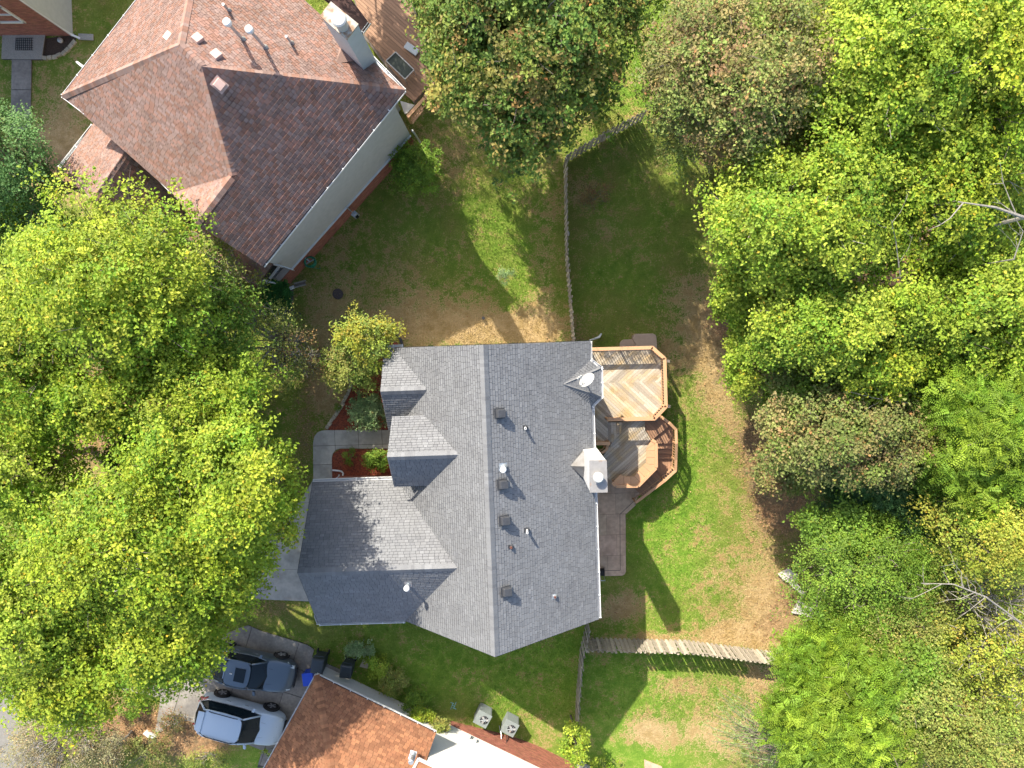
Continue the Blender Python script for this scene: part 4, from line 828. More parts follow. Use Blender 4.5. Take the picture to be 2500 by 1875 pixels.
fence('wide view of a pale grey fence crossing the sunny south lawn to the trees',[P(1262,1378,-2),P(1480,1383,-2),P(1700,1412,-2)],h=1.65,pick=.125,wv=.138)
fence('grey fence going down from the house corner beside the shaded south lawn',[P(1268,1340,-2),P(1254,1400,-2),P(1246,1490,-2),P(1243,1562,-2)])
# ================================================================== CARS
def loft(sections,close=True):
    mb=MB(); n=len(sections[0])
    V=[p for s_ in sections for p in s_]; Fc=[(i*n+j,i*n+j+1,(i+1)*n+j+1,(i+1)*n+j) for i in range(len(sections)-1) for j in range(n-1)]
    Fc+=[(i*n+n-1,i*n,(i+1)*n,(i+1)*n+n-1) for i in range(len(sections)-1)]
    Fc+=[tuple(range(n-1,-1,-1)),tuple((len(sections)-1)*n+j for j in range(n))]; mb.add(V,Fc); return mb
def interp(x,tab): return float(np.interp(x,[t[0] for t in tab],[t[1] for t in tab]))
def car(name,label,loc,rz,L,W,wid,deck,gh,paint,wb,hr,suv):
    """wid: half width table; deck: height of the body top table; gh: (windscreen base x, roof front x, roof rear x, rear glass base x, roof height)"""
    r=empty(name,(loc[0],loc[1],.05),label,'car',rz=0); r.location=(0,0,0); r.rotation_euler=(0,0,0); xs=list(np.linspace(-L/2,L/2,25)); S_=[]
    for x in xs:
        w_=interp(x,wid); z=interp(x,deck); cr=.035
        pts=[(.72,.20),(.93,.24),(.985,.42),(1,.62*z+.05),(.985,.80*z),(.95,.93*z),(.86,z-.012),(.45,z+cr*.7)]
        S_.append([(x,w_*a,b) for a,b in pts]+[(x,0,z+cr)]+[(x,-w_*a,b) for a,b in reversed(pts)])
    body=loft(S_).build('body',paint,r,smooth=True,sub=1)
    x1,x2,x3,x4,zt=gh; B=[]; 
    def ring(tab): return tab
    wb_=lambda x: interp(x,wid)
    # glasshouse
    base=lambda x:(interp(x,deck)-.015)
    lo=[(x1,wb_(x1)*.80),(x2+.15,wb_(0)*.93),(0,wb_(0)*.945),(x3-.1,wb_(0)*.93),(x4,wb_(x4)*.80)]
    hi=[(x2,wb_(0)*.70),(x2-.25,wb_(0)*.755),((x2+x3)/2,wb_(0)*.775),(x3+.2,wb_(0)*.75),(x3,wb_(0)*.69)]
    lo3=[A3(x,y,base(x)) for x,y in lo]; hi3=[A3(x,y,zt-(0.03 if i in(0,4) else 0.01)) for i,(x,y) in enumerate(hi)]; fl=lambda p:A3(p[0],-p[1],p[2])
    ws=MB(); ws.add([lo3[0]+A3(0,-.06,0),fl(lo3[0]+A3(0,-.06,0)),A3(x1+.12,0,base(x1)+.03),fl(hi3[0]),hi3[0],A3(x2+.07,0,zt+.0)],[(0,2,5,4),(2,1,3,5)]); ws.build('windscreen',M['glass'],r,smooth=True)
    rw=MB(); rw.add([lo3[4]+A3(0,-.06,0),fl(lo3[4]+A3(0,-.06,0)),A3(x4-.08,0,base(x4)+.02),fl(hi3[4]),hi3[4],A3(x3-.05,0,zt)],[(0,4,5,2),(2,5,3,1)]); rw.build('rear_window',M['glass'],r,smooth=True)
    for sg in (1,-1):
        m_=(lambda p:p) if sg>0 else fl; sw_=MB(); V=[m_(p) for p in lo3]+[m_(p) for p in hi3]; Fc=[(i,i+1,i+6,i+5) for i in range(4)]; sw_.add(V,Fc if sg<0 else [f[::-1] for f in Fc]); sw_.build('side_window',M['glass'],r,smooth=False)
        for i,rad in ((0,.045),(4,.05)): p=MB(); p.tube([m_(lo3[i]),m_((lo3[i]+hi3[i])/2+A3(0,.015,.02)),m_(hi3[i])],rad,6); p.build('pillar',paint,r,smooth=True)
        p=MB(); p.tube([m_(q+A3(0,.0,.005)) for q in hi3],.035,6); p.build('roof_rail',paint,r,smooth=True)
        p=MB(); p.tube([m_(q+A3(0,.012,.012)) for q in lo3],.016,5); p.build('belt_trim',M['chrome'],r,smooth=True)
        pm=m_((lo3[0]*.55+lo3[1]*.45)+A3(-.15,.2,.1)); p=MB(); p.obb(pm,A3(.07,0,0),A3(.03,sg*.11,0),A3(0,0,.06)); p.build('mirror',paint,r,bevel=.02)
        for hx in (-.75,.2): hp=A3(hx,sg*wb_(hx)*1.0,interp(hx,deck)*.8); p=MB(); p.obb(hp,A3(.1,0,0),A3(0,.018,0),A3(0,0,.012)); p.build('door_handle',M['chrome'],r)
        # lamps
        xh=L/2-.30; p=MB(); y_=wb_(xh); zz=interp(xh,deck); p.prism([A3(xh+.16,sg*(wb_(xh+.16)*.97),zz*.90-.02),A3(xh-.22,sg*(wb_(xh-.22)*.965),zz*.97-.01),A3(xh-.13,sg*y_*.80,zz+.015),A3(xh+.17,sg*y_*.70,zz*.97-.0)],(0,0,-.12)); p.build('headlight',M['lens'],r)
        xt=-L/2+.22; p=MB(); y_=wb_(xt); zz=interp(xt,deck); p.prism([A3(xt-.14,sg*wb_(xt-.14)*.97,zz*.88),A3(xt+.28,sg*wb_(xt+.28)*.99,zz*.93),A3(xt+.12,sg*y_*.88,zz+.01),A3(xt-.16,sg*y_*.72,zz-.0)],(0,0,-.14)); p.build('tail_light',M['redlens'],r)
        for wx in (wb/2,-wb/2):
            yy=sg*(W/2-.09); wo_=MB(); wo_.tube([A3(wx,yy-sg*.13,.34),A3(wx,yy-sg*.11,.34),A3(wx,yy+sg*.09,.34),A3(wx,yy+sg*.115,.34)],[hr*.9,hr,hr,hr*.86],26); wo_=wo_.build('wheel',M['black'],r,smooth=False)
            p=MB(); p.tube([A3(wx,yy+sg*.08,.34),A3(wx,yy+sg*.118,.34)],[hr*.66,hr*.62],20,(.25,.25,.25)); p.build('rim',M['rim'],wo_)
            for k in range(5): a=k*1.2566+.3; p=MB(); p.obb(A3(wx+math.cos(a)*hr*.32,yy+sg*.122,.34+math.sin(a)*hr*.32),A3(math.cos(a),0,math.sin(a))*hr*.3,A3(-math.sin(a),0,math.cos(a))*.03,A3(0,.01,0)); p.build('spoke',M['rim'],wo_)
            p=MB(); arc_=[A3(wx+math.cos(a)*(hr+.05),sg*(wb_(wx)+.002),.34+math.sin(a)*(hr+.05)) for a in np.linspace(-.3,math.pi+.3,16)]; p.tube(arc_,.045,6); p.build('wheel_arch',M['black'],r)
    roof=MB(); n=[(x2+.02,.0),(x2,.62),(x2-.25,.735),((x2+x3)/2,.765),(x3+.2,.735),(x3,.62),(x3-.03,0)]
    V=[A3(x,wb_(0)*y,zt-.015) for x,y in n]+[A3(x,-wb_(0)*y,zt-.015) for x,y in n[1:-1]][::-1]; cen=A3((x2+x3)/2,0,zt+.055); inn=[c_*.55+cen*.45+A3(0,0,.012) for c_ in V]; k=len(V)
    V2=V+[A3(p_[0],p_[1],zt+.035) for p_ in inn]+[cen]; Fc=[(i,(i+1)%k,k+(i+1)%k,k+i) for i in range(k)]+[(k+i,k+(i+1)%k,2*k) for i in range(k)]; roof.add(V2,[f[::-1] for f in Fc]); roof.build('roof',paint,r,smooth=True,sub=1)
    if suv:
        for sg in(1,-1): p=MB(); p.tube([A3(x2-.25,sg*wb_(0)*.70,zt+.03),A3(x2-.4,sg*wb_(0)*.71,zt+.075),A3(x3+.4,sg*wb_(0)*.71,zt+.075),A3(x3+.25,sg*wb_(0)*.70,zt+.03)],.022,6); p.build('roof_rack',M['black'],r)
        p=MB(); p.prism([A3(x3+.05,.55,zt+.03),A3(x3+.05,-.55,zt+.03),A3(x3-.28,-.5,zt-.02),A3(x3-.28,.5,zt-.02)],(0,0,-.03)); p.build('spoiler',paint,r)
        for yy in (.18,): pass
    else:
        p=MB(); p.obb(A3(x2-.48,0,zt+.052),A3(.27,0,-.0),A3(0,.36,0),A3(0,0,.006)); p.build('sunroof',M['glass'],r,bevel=.02)
        p=MB(); p.obb(A3(x3-.02,0,zt+.02),A3(.012,0,0),A3(0,.35,0),A3(0,0,.01)); p.build('brake_lamp',M['chrome'],r); p=MB(); p.obb(A3(x3+.35,0,zt+.07),A3(.06,0,0),A3(0,.02,0),A3(0,0,.02)); p.build('antenna',M['white'],r)
    for yy in (-.28,.28): # bonnet creases
        p=MB(); p.tube([A3(x1+.1,yy*1.5,interp(x1+.1,deck)+.028),A3(L/2-.32,yy,interp(L/2-.32,deck)+.020)],.008,4,(.5,.5,.5)); p.build('bonnet_crease',paint,r)
    p=MB(); p.obb(A3(L/2-.02,0,.55),A3(.03,0,0),A3(0,.5,0),A3(0,0,.1)); p.build('grille',M['black'],r)
    for sg in(1,-1): p=MB(); p.tube([A3(x1+.06,sg*.1-.05,base(x1)+.045),A3(x1-.12,sg*.62-.1,base(x1)+.12)],.012,4); p.build('wiper',M['black'],r)
    r.location=(loc[0],loc[1],.03); r.rotation_euler=(0,0,rz); return r
ps=P(*zc(765,552),.8); car('sedan_car','grey-blue sedan with dark sunroof parked half under the tree',ps,math.radians(-12.5),4.85,1.86,
 [(-2.42,.62),(-2.3,.80),(-1.9,.88),(-1,.92),(0,.93),(1.2,.92),(1.9,.86),(2.25,.72),(2.42,.42)],[(-2.42,.80),(-2.3,.97),(-1.7,1.04),(-1.2,1.03),(0,.98),(.9,.99),(1.1,1.0),(1.9,.87),(2.25,.76),(2.42,.58)],(.98,.30,-.98,-1.72,1.43),M['cargrey'],2.85,.33,False)
pu=P(*zc(672,1068),.85); car('suv_car','pearl white and pale blue hatchback SUV parked beside leaf litter',pu,math.radians(-15.5),4.6,1.88,
 [(-2.3,.68),(-2.2,.82),(-1.8,.91),(-1,.93),(0,.94),(1.2,.93),(1.8,.88),(2.15,.74),(2.3,.45)],[(-2.3,.86),(-2.2,1.08),(-1.8,1.12),(-1,1.10),(0,1.07),(.8,1.09),(1.1,1.08),(1.8,.96),(2.15,.84),(2.3,.64)],(1.08,.38,-1.62,-2.12,1.66),M['carwhite'],2.66,.36,True)
# ================================================================== BINS, CONDENSERS, SMALL THINGS
def wheelie(name,label,p,rz,m,s=(.55,.65,1.05),lidm=None,group=None):
    r=empty(name,(0,0,0),label,'bin',group); sx,sy,h=s
    b=MB(); b.add([(i*sx*.42,j*sy*.42,.06) for i,j in((-1,-1),(1,-1),(1,1),(-1,1))]+[(i*sx/2,j*sy/2,h) for i,j in((-1,-1),(1,-1),(1,1),(-1,1))],[(3,2,1,0),(0,1,5,4),(1,2,6,5),(2,3,7,6),(3,0,4,7),(4,5,6,7)]); b.build('bin_body',m,r,bevel=.03)
    b=MB(); b.add([(i*sx*.54,j*sy*.53,h+.01) for i,j in((-1,-1),(1,-1),(1,1),(-1,1))]+[(i*sx*.46,j*sy*.42,h+.09) for i,j in((-1,-1),(1,-1),(1,1),(-1,1))],[(3,2,1,0),(0,1,5,4),(1,2,6,5),(2,3,7,6),(3,0,4,7),(4,5,6,7)]); b.build('lid',lidm or m,r,bevel=.025)
    b=MB(); b.tube([(-sx*.4,sy*.55,h-.03),(-sx*.4,sy*.66,h-.02),(sx*.4,sy*.66,h-.02),(sx*.4,sy*.55,h-.03)],.022,6); b.build('handle',m,r)
    for q in(-1,1): b=MB(); b.tube([(q*sx*.42,sy*.47,.13),(q*sx*.52,sy*.47,.13)],.13,16); b.build('wheel',M['black'],r)
    r.location=(p[0],p[1],float(G(p[0],p[1]))+.04); r.rotation_euler=(0,0,rz); return r
q=P(*zc(1465,500),.9); wheelie('refuse_bin','dark blue-grey wheeled bin standing next to the blue recycling tub',q,math.radians(-8),M['bin'],(.62,.78,1.05))
q=P(*zc(1745,560),.9); wheelie('refuse_bin','dark wheeled bin against the cream wall by the weeds, handle up',q,math.radians(-8),M['bin'],(.58,.68,1.0))
q=P(*zc(1365,640),.5); b=MB(); r=empty('recycling_tub',(q[0],q[1],.03),'bright blue plastic recycling tub tucked by the brown roof corner','bin')
b.box((q[0],q[1],.32),(.5,.62,.58),.1); b.build('tub',M['blue'],r,bevel=.04); b=MB(); b.box((q[0],q[1],.62),(.56,.68,.05),.1); b.build('rim',M['blue'],r,bevel=.02); b=MB(); b.box((q[0]-.02,q[1]+.1,.65),(.38,.2,.012),.1); b.build('lid_panel',M['blue'],r)
def condenser(label,p,rz):
    r=empty('air_conditioner',(0,0,0),label,'air conditioner','air conditioners beside the brick wall'); s=.78;h=.85
    b=MB(); b.box((0,0,h/2),(s*.94,s*.94,h)); b.build('casing',M['ac'],r,bevel=.03)
    for k in range(4):
        for j in range(7):
            a=k*math.pi/2; c_=A3(math.cos(a)*s*.475,math.sin(a)*s*.475,.12+.1*j); b=MB(); b.obb(c_,A3(-math.sin(a),math.cos(a),0)*s*.38,A3(math.cos(a),math.sin(a),0)*.008,A3(0,0,.03)); b.build('louvre',M['ac'],r)
    b=MB(); b.box((0,0,h+.015),(s,s,.03)); b.build('top_panel',M['ac'],r,bevel=.01)
    b=MB(); b.tube([(.10,.0,h+.028),(.10,.0,h+.036)],s*.30,28); fan=b.build('fan_opening',M['black'],r)
    for k in range(10): a=k*.628; b=MB(); b.tube([(.10,0,h+.05),(.10+math.cos(a)*s*.31,math.sin(a)*s*.31,h+.045)],.006,4); b.build('guard_bar',M['galv'],fan)
    b=MB(); b.tube([(.10,0,h+.03),(.10,0,h+.065)],.075,14); b.build('hub',M['galv'],fan)
    for k in range(3): a=k*2.094+.4; b=MB(); b.obb((.10+math.cos(a)*.13,math.sin(a)*.13,h+.039),A3(math.cos(a),math.sin(a),0)*.09,A3(-math.sin(a),math.cos(a),0)*.05,A3(0,0,.001)); b.build('blade',M['tin'],fan)
    b=MB(); b.box((-.2,.08,h+.035),(.05,.05,.01)); b.build('badge',M['chrome'],r)
    r.location=(p[0],p[1],float(G(p[0],p[1]))); r.rotation_euler=(0,0,rz); return r
condenser('grey-green air conditioner on the shaded grass, nearer the brown roof',P(*zs(1140,945),-.6),math.radians(-28))
condenser('grey-green air conditioner in the sun, nearer the fence',P(*zs(1392,1050),-.9),math.radians(-28))
q=P(*zs(865,850),-.5); r=empty('garden_stake',(q[0],q[1],float(G(q[0],q[1]))),'small pale teal chair shaped yard stake in the shaded grass','garden stake')
for dx,dy,sx,sy in ((-.09,0,.03,.34),(.09,0,.03,.34),(0,.16,.2,.03),(0,0,.2,.03),(0,-.16,.2,.03)): b=MB(); b.box((q[0]+dx*.93-dy*.36,q[1]+dy*.93+dx*.36,-.5),(sx,sy,.03),math.radians(21)-.75+.0); b.build('bar',M['teal'],r)
b=MB(); b.tube([(q[0]-.08,q[1]-.2,-.5),(q[0]-.22,q[1]-.42,-.9),(q[0]-.2,q[1]-.4,-1.4)],.02,5); b.build('stem',M['paledeck'],r)
def rock(name,pts,z,h,label,cat,m): b=MB(); b.prism([A3(*p[:2],z) for p in pts],(0,0,-h)); return tag(b.build(name,m,None,bevel=.02),label,cat)
rock('flagstone',[P(*zr(*a),-1.85) for a in ((492,500),(558,462),(612,500),(580,560),(545,545),(520,530))],-1.82,.2,'pale grey flat stone at the edge of the woods, uppermost of three','stone',M['slabstone'])
rock('flagstone',[P(*zr(*a),-1.85) for a in ((560,555),(600,545),(660,620),(640,640))],-1.84,.2,'narrow pale stone half under leaves between two larger ones','stone',M['slabstone'])
rock('flagstone',[P(*zr(*a),-1.85) for a in ((620,652),(660,680),(800,760),(770,790),(650,745),(575,730))],-1.83,.2,'long grey flat stone at the woods edge, lowest of three','stone',M['slabstone'])
rock('stepping_stone',[P(*zc(*a),-.1) for a in ((1880,510),(1915,440),(1975,460),(1960,530))],.06,.15,'tan square stone among the weeds beside the wall','stone',M['stone'])
rock('stepping_stone',[P(*zs(*a),-.6) for a in ((665,860),(670,815),(700,820),(695,865))],-.5,.4,'small reddish brick lying in the weeds above the cream wall','stone',M['brick'])
rock('kerb_block',[P(*zl(*a),0) for a in ((1225,1360),(1250,1335),(1340,1385),(1320,1400),(1270,1395))],.1,.15,'white painted block at the end of the litter covered verge','block',M['white'])
rock('flat_rock',[P(*zn(*a),-1.7) for a in ((946,840),(960,830),(972,850),(968,870),(950,868))],float(G(*P(*zn(958,850),-1.7)[:2]))+.12,.2,'pale rounded stone lying against the middle of the long fence','stone',M['slabstone'])
q=P(1300,1236,-1.7); r=empty('hose_cart',(q[0],q[1],-2),'small black hose cart standing at the lower end of the patio','hose cart')
b=MB(); b.tube([(q[0]-.1,q[1],-1.72),(q[0]+.1,q[1],-1.72)],.2,18); b.build('drum',M['black'],r)
for k in(-.12,.12): b=MB(); b.tube([(q[0]+k,q[1],-1.72),(q[0]+k*1.1,q[1],-1.72)],.26,20,(1.5,1.5,1.5)); b.build('side_wheel',M['black'],r)
b=MB(); b.tube([(q[0]-.12,q[1]-.2,-1.6),(q[0]-.12,q[1]-.28,-1.15),(q[0]+.12,q[1]-.28,-1.15),(q[0]+.12,q[1]-.2,-1.6)],.015,5); b.build('handle',M['galv'],r)
b=MB(); b.tube([p4(385,1340,.12),p4(440,1345,.12),p4(465,1352,.12),p4(476,1368,.12),p4(474,1385,.12)],.045,8); r=b.build('downspout_extension',M['white'],None); tag(r,'white bent downspout pipe lying on the red mulch near the garage','drain pipe')
b=MB(); b.tube([p4(445,1378,.12),p4(435,1400,.14),p4(395,1425,.2)],.04,8); tag(b.build('downspout_extension',M['white'],None),'short white pipe between the bent pipe and the garage gutter','drain pipe')
b=MB(); b.tube([Pg(848,716,.08),Pg(858,724,.08),Pg(866,735,.08),Pg(870,748,.08)],.07,8); tag(b.build('drain_hose',M['dark'],None,smooth=True),'black corrugated drain hose curving out from the gable corner','drain pipe')
b=MB(); b.tube([P(*z5(1010,185),-1.0),P(*z5(1050,170),-1.6),P(*z5(1092,155),-1.85),P(*z5(1112,125),-1.9)],[.05,.05,.07,.04],7); tag(b.build('downspout_end',M['white'],None),'white downspout end lying on the grass by the deck corner','drain pipe')
b=MB(); p=Pg(1044,687,.06); b.tube([p,p+A3(0,0,.1)],.09,10); tag(b.build('yard_light',M['black'],None),'small dark yard drain cap in the sunny straw lawn','drain cap')
b=MB(); p=P(*zf(205,1330),-1.6); b.box(p,(.35,.12,.1),.0); tag(b.build('blue_board',M['blue'],None,bevel=.02),'small blue plastic piece on the ground under the leafy vine','plastic piece')
rock('path_slab',[P(*zf(*a),-1.95) for a in ((180,1350),(230,1330),(330,1382),(420,1420),(180,1440))],-1.93,.1,'dark concrete pad at the bottom edge below the leafy vine','slab',M['olddrive'])
rock('path_slab',[P(*zf(*a),-1.95) for a in ((785,1310),(945,1372),(960,1440),(790,1440))],-1.93,.1,'pale slab corner in the grass at the bottom edge','slab',M['patio'])
# ================================================================== TREES AND PLANTS
def leafmesh(name,B,Nn,D,ln,wd,tint,fold=.25):
    n=len(B); D=D-Nn*np.sum(D*Nn,1,keepdims=True); D/=np.linalg.norm(D,axis=1,keepdims=True)+1e-9; Sd=np.cross(Nn,D)
    l=ln[:,None]; w_=wd[:,None]; mid=B+D*l*.48
    V=np.stack([B,mid+Sd*w_*.5+Nn*w_*fold,B+D*l,mid-Sd*w_*.5+Nn*w_*fold],1).reshape(-1,3)
    i=np.arange(n)*4; T=np.stack([np.stack([i,i+2,i+1],-1),np.stack([i,i+3,i+2],-1)],1).reshape(-1,3)
    return npmesh(name,V,T,np.repeat(tint,4,0))
def rdir(n,up=0.):
    v=RNG.normal(0,1,(n,3)); v[:,2]+=up; return v/np.linalg.norm(v,axis=1,keepdims=True)
PAL=dict(
 lime=[(.33,.42,.030),(.25,.37,.026),(.16,.29,.022),(.41,.45,.04)],
 lime2=[(.36,.45,.042),(.27,.39,.032),(.17,.31,.026),(.43,.49,.06)],
 green=[(.18,.31,.035),(.13,.24,.028),(.24,.35,.04)],
 maple=[(.15,.25,.045),(.20,.29,.045),(.10,.19,.035),(.28,.31,.05),(.17,.27,.04),(.40,.25,.08)],
 brown=[(.26,.30,.08),(.22,.25,.075),(.31,.25,.10),(.18,.26,.05),(.34,.21,.10),(.25,.33,.07)],
 olive=[(.27,.35,.07),(.33,.37,.08),(.20,.29,.05),(.36,.33,.09)],
 yellow=[(.38,.41,.05),(.29,.37,.045),(.22,.32,.04),(.42,.38,.06)],
 locust=[(.27,.37,.03),(.20,.32,.026),(.15,.27,.024)],
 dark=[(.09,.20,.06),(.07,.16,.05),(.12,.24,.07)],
 bluish=[(.13,.26,.07),(.17,.30,.09),(.09,.19,.05)],
 myrtle=[(.38,.44,.05),(.30,.38,.06),(.42,.36,.04),(.22,.32,.07)],
 bushy=[(.26,.38,.15),(.20,.32,.12),(.32,.42,.19)],
 deep=[(.04,.17,.03),(.05,.20,.035),(.03,.12,.02)],
 grey=[(.34,.32,.18),(.26,.27,.12),(.38,.29,.15)],
 rust=[(.26,.13,.06),(.20,.15,.05),(.14,.17,.05)])
def tree(name,label,cat,c,R,rz,pal,nleaf,lsize=.128,nl=None,lobe=.30,trunk=True,bark='bark',group=None,kind='leaf',sprig=.27,shell=.75,flat=.75,gap=0.,limbs=True,lean=0.,base=None,tr=.16,seed=None,twigs=0,droop=0.,lowfill=.12):
    """c: crown centre; R: (rx,ry) radii; rz: half height"""
    rx,ry=R if isinstance(R,tuple) else (R,R); c=np.asarray(c,float); ko_=1.09 if group==gR else (1.14 if group==gL else 1.0); b=base if base is not None else (c[0]*ko_,c[1]*ko_); gz=float(G(b[0],b[1]))
    root=empty(name,(b[0],b[1],gz),label,cat,group); off=np.array(wloc(root)); nl=nl or max(6,int(14*(rx*ry)**.6))
    # clumps
    d=rdir(nl,.45); k=RNG.uniform(.45,1.,nl)**.6; lc=c+d*np.array([rx,ry,rz])*k[:,None]*(1-lobe*.55)
    lr=lobe*min(rx,ry)*RNG.uniform(.7,1.35,nl); 
    ti=RNG.uniform(.82,1.18,nl)
    per=max(3,int(nleaf*1.4/nl/(22 if kind=='leaf' else 30)))
    w_=lr**2/np.mean(lr**2); cnt=np.maximum(2,(per*w_).astype(int)); li=np.repeat(np.arange(nl),cnt); ns=len(li)
    sd=rdir(ns,.35); rr=RNG.uniform(0,1,ns)**.33; sp=lc[li]+sd*(lr[li]*rr)[:,None]*np.array([1,1,flat]); 
    # ragged fingers pushing out of the outline
    fing=RNG.random(ns)<.2; sp[fing]+=sd[fing]*(lr[li][fing]*RNG.uniform(.1,.75,fing.sum()))[:,None]*np.array([1,1,.4])
    fl=RNG.random(ns)<lowfill; sp[fl]=c+rdir(fl.sum())*np.array([rx,ry,rz])*RNG.uniform(.2,.85,(fl.sum(),1))
    pal_=np.array(PAL[pal]); pc=pal_[RNG.integers(0,len(pal_),nl)][li]*.4+pal_[RNG.integers(0,len(pal_),ns)]*.6; pc=pc*ti[li][:,None]*RNG.uniform(.75,1.25,(ns,1))
    out=sp-c; out/=np.linalg.norm(out,axis=1,keepdims=True)+1e-6
    if kind=='leaf':
        q=22; si=np.repeat(np.arange(ns),q); n=len(si); az=RNG.uniform(0,6.283,n); D=np.stack([np.cos(az),np.sin(az),RNG.normal(.0,.35,n)-droop],-1)+out[si]*.3
        # each tuft is a few spiky shoots pushed outwards
        shoot=RNG.integers(0,5,n); sa=(RNG.uniform(0,6.283,ns)[si]+shoot*1.2566); sl=RNG.uniform(0,1,n)**.7*sprig*RNG.uniform(.8,1.5,ns)[si]
        B=sp[si]+np.stack([np.cos(sa),np.sin(sa),.35+0*sa],-1)*sl[:,None]+RNG.normal(0,sprig*.16,(n,3))+out[si]*(sl*.5)[:,None]; Nn=rdir(n,1.9)+out[si]*.5; Nn/=np.linalg.norm(Nn,axis=1,keepdims=True)
        ln=lsize*RNG.uniform(.55,1.35,n); wd=ln*RNG.uniform(.55,.8,n); tt=pc[si]*RNG.uniform(.85,1.15,(n,1))*np.array([1,1,1]); old=RNG.random(n)<.02; tt[old]=tt[old]*np.array([1.5,.95,.9])
        me=leafmesh('crown',B-off,Nn,D,ln,wd,tt)
    else: # compound fronds: stars of feathered leaves
        fr=4; L0=sprig*2.7; fi=np.repeat(np.arange(ns),fr); nf=len(fi); az=RNG.uniform(0,6.283,nf)
        fd=np.stack([np.cos(az),np.sin(az),RNG.uniform(-.35,.25,nf)],-1)+out[fi]*.3; fd/=np.linalg.norm(fd,axis=1,keepdims=True); fl_=L0*RNG.uniform(.45,1.15,nf)*RNG.uniform(.7,1.15,ns)[fi]
        q=14; si=np.repeat(np.arange(nf),q); j=np.tile(np.arange(q),nf); n=len(si); side=np.where(j%2==0,1,-1)[:,None]; t_=((j//2+1)/(q/2+.5))[:,None]
        sdv=np.cross(fd,np.array([0,0,1.])); sdv/=np.linalg.norm(sdv,axis=1,keepdims=True)+1e-6
        B=sp[fi][si]+fd[si]*fl_[si][:,None]*t_-np.array([0,0,1.])*(t_**2*fl_[si][:,None]*.3); D=sdv[si]*side+fd[si]*.45; Nn=rdir(nf,2.6)[si]; Nn=Nn+RNG.normal(0,.12,(n,3)); Nn/=np.linalg.norm(Nn,axis=1,keepdims=True)
        ln=lsize*1.45*RNG.uniform(.85,1.1,n)*(1.15-.45*t_[:,0]); wd=ln*.46; tt=(pc[fi]*RNG.uniform(.85,1.15,(nf,1)))[si]*RNG.uniform(.9,1.1,(n,1))
        me=leafmesh('crown',B-off,Nn,D,ln,wd,tt)
    cr=link('crown',me,M['leaf'],root,(0,0,0))
    # trunk and limbs
    mb=MB(); bk=M[bark]; top=A3(c[0]*.99,c[1]*.99,c[2]-rz*.1); bs=A3(b[0],b[1],gz-.1)
    if trunk:
        mb.tube([bs,bs*.7+top*.3+A3(.05,.03,0),bs*.35+top*.65+A3(-.08,.05,0),top],[tr*1.25,tr,tr*.75,tr*.4],8)
    if limbs:
        for i in range(nl):
            if lc[i][2]<gz: continue
            s_=bs+(top-bs)*random.uniform(.45 if trunk else .1,.95); m_=(s_+lc[i])/2+A3(0,0,-.15*rz*random.random())+A3(*RNG.normal(0,.12,3)*rx*.3); r0=tr*random.uniform(.28,.5)
            mb.tube([s_,m_,lc[i]],[r0,r0*.65,r0*.25],5)
            for k_ in range(2+twigs):
                e_=lc[i]+rdir(1,.3)[0]*lr[i]*random.uniform(.7,1.25); mb.tube([m_*.4+lc[i]*.6,(lc[i]+e_)/2+RNG.normal(0,.05,3),e_],[r0*.35,r0*.22,r0*.1],4)
    mb.build('trunk',bk,root); return root
gR='woodland trees on the right'
def T(name,label,u,v,z,rpx,rz,pal,nleaf,cat='tree',**k):
    c=P(u,v,z); s_=S*(CH-z)/F; R=(rpx[0]*s_,rpx[1]*s_) if isinstance(rpx,tuple) else rpx*s_
    return tree(name,label,cat,c,R,rz,pal,nleaf,**k)
gL='leafy street trees on the left'
T('maple_tree','big lime green tree, uppermost of the left hand street trees, below the red garage roof',265,625,8.8,(221,209),2.8,'lime',31500,group=gL)
T('maple_tree','lime tree touching the left edge beneath the dark green tree',50,760,8.6,(162,187),2.6,'lime',17850,group=gL)
T('maple_tree','mid green loose tree between the lime trees and the bare twiggy tree',425,715,6.0,(120,150),2.3,'green',12600,group=gL,bark='palebark')
T('maple_tree','lime tree on the left edge beside the dark opening in the canopy',40,1010,8.8,(140,132),2.4,'lime2',12600,group=gL)
T('maple_tree','yellow-green tree in the middle of the left canopy, right of the dark opening',410,1000,8.8,(140,143),2.5,'lime',15750,group=gL)
T('maple_tree','lime tree whose right side overhangs the garage drive and front walk',538,1075,9.2,(124,208),2.9,'lime',24150,group=gL)
T('maple_tree','broad bright lime tree at the centre of the lower left canopy',280,1190,9.4,(210,181),2.8,'lime',29400,group=gL)
T('maple_tree','yellow-green tree on the left edge above the street corner',70,1300,9.0,(162,198),2.7,'lime2',23100,group=gL)
T('maple_tree','lowest bright lime tree reaching over the grey-blue sedan',368,1386,8.6,(128,136),2.4,'lime',17850,group=gL)
T('maple_tree','lime tree above the road in the bottom left corner',175,1440,8.4,(156,132),2.4,'lime',15750,group=gL)
T('oak_tree','dark blue-green small leaved tree at the left edge by the corner house',25,360,5.6,(88,150),2.4,'bluish',14000,lsize=.10)
T('oak_tree','dim green tree filling the shade between the red garage and the left edge',60,510,4.2,(110,90),1.8,'green',7000)
T('pear_tree','half bare grey twigged tree with sparse leaves beside the red house corner',480,590,4.8,(85,95),2.0,'olive',4200,lsize=.09,bark='palebark',twigs=3,lowfill=.1)
T('pear_tree','thin twiggy tree with sparse olive leaves and bare grey twigs on the brown lawn',590,740,3.4,(92,112),1.5,'olive',5000,lsize=.09,bark='palebark',twigs=4,lowfill=.1)
T('bare_tree','bare pale twigs sticking out over the brown lawn near the front walk',640,770,3.6,(52,60),1.2,'rust',260,lsize=.09,bark='palebark',twigs=7,tr=.10)
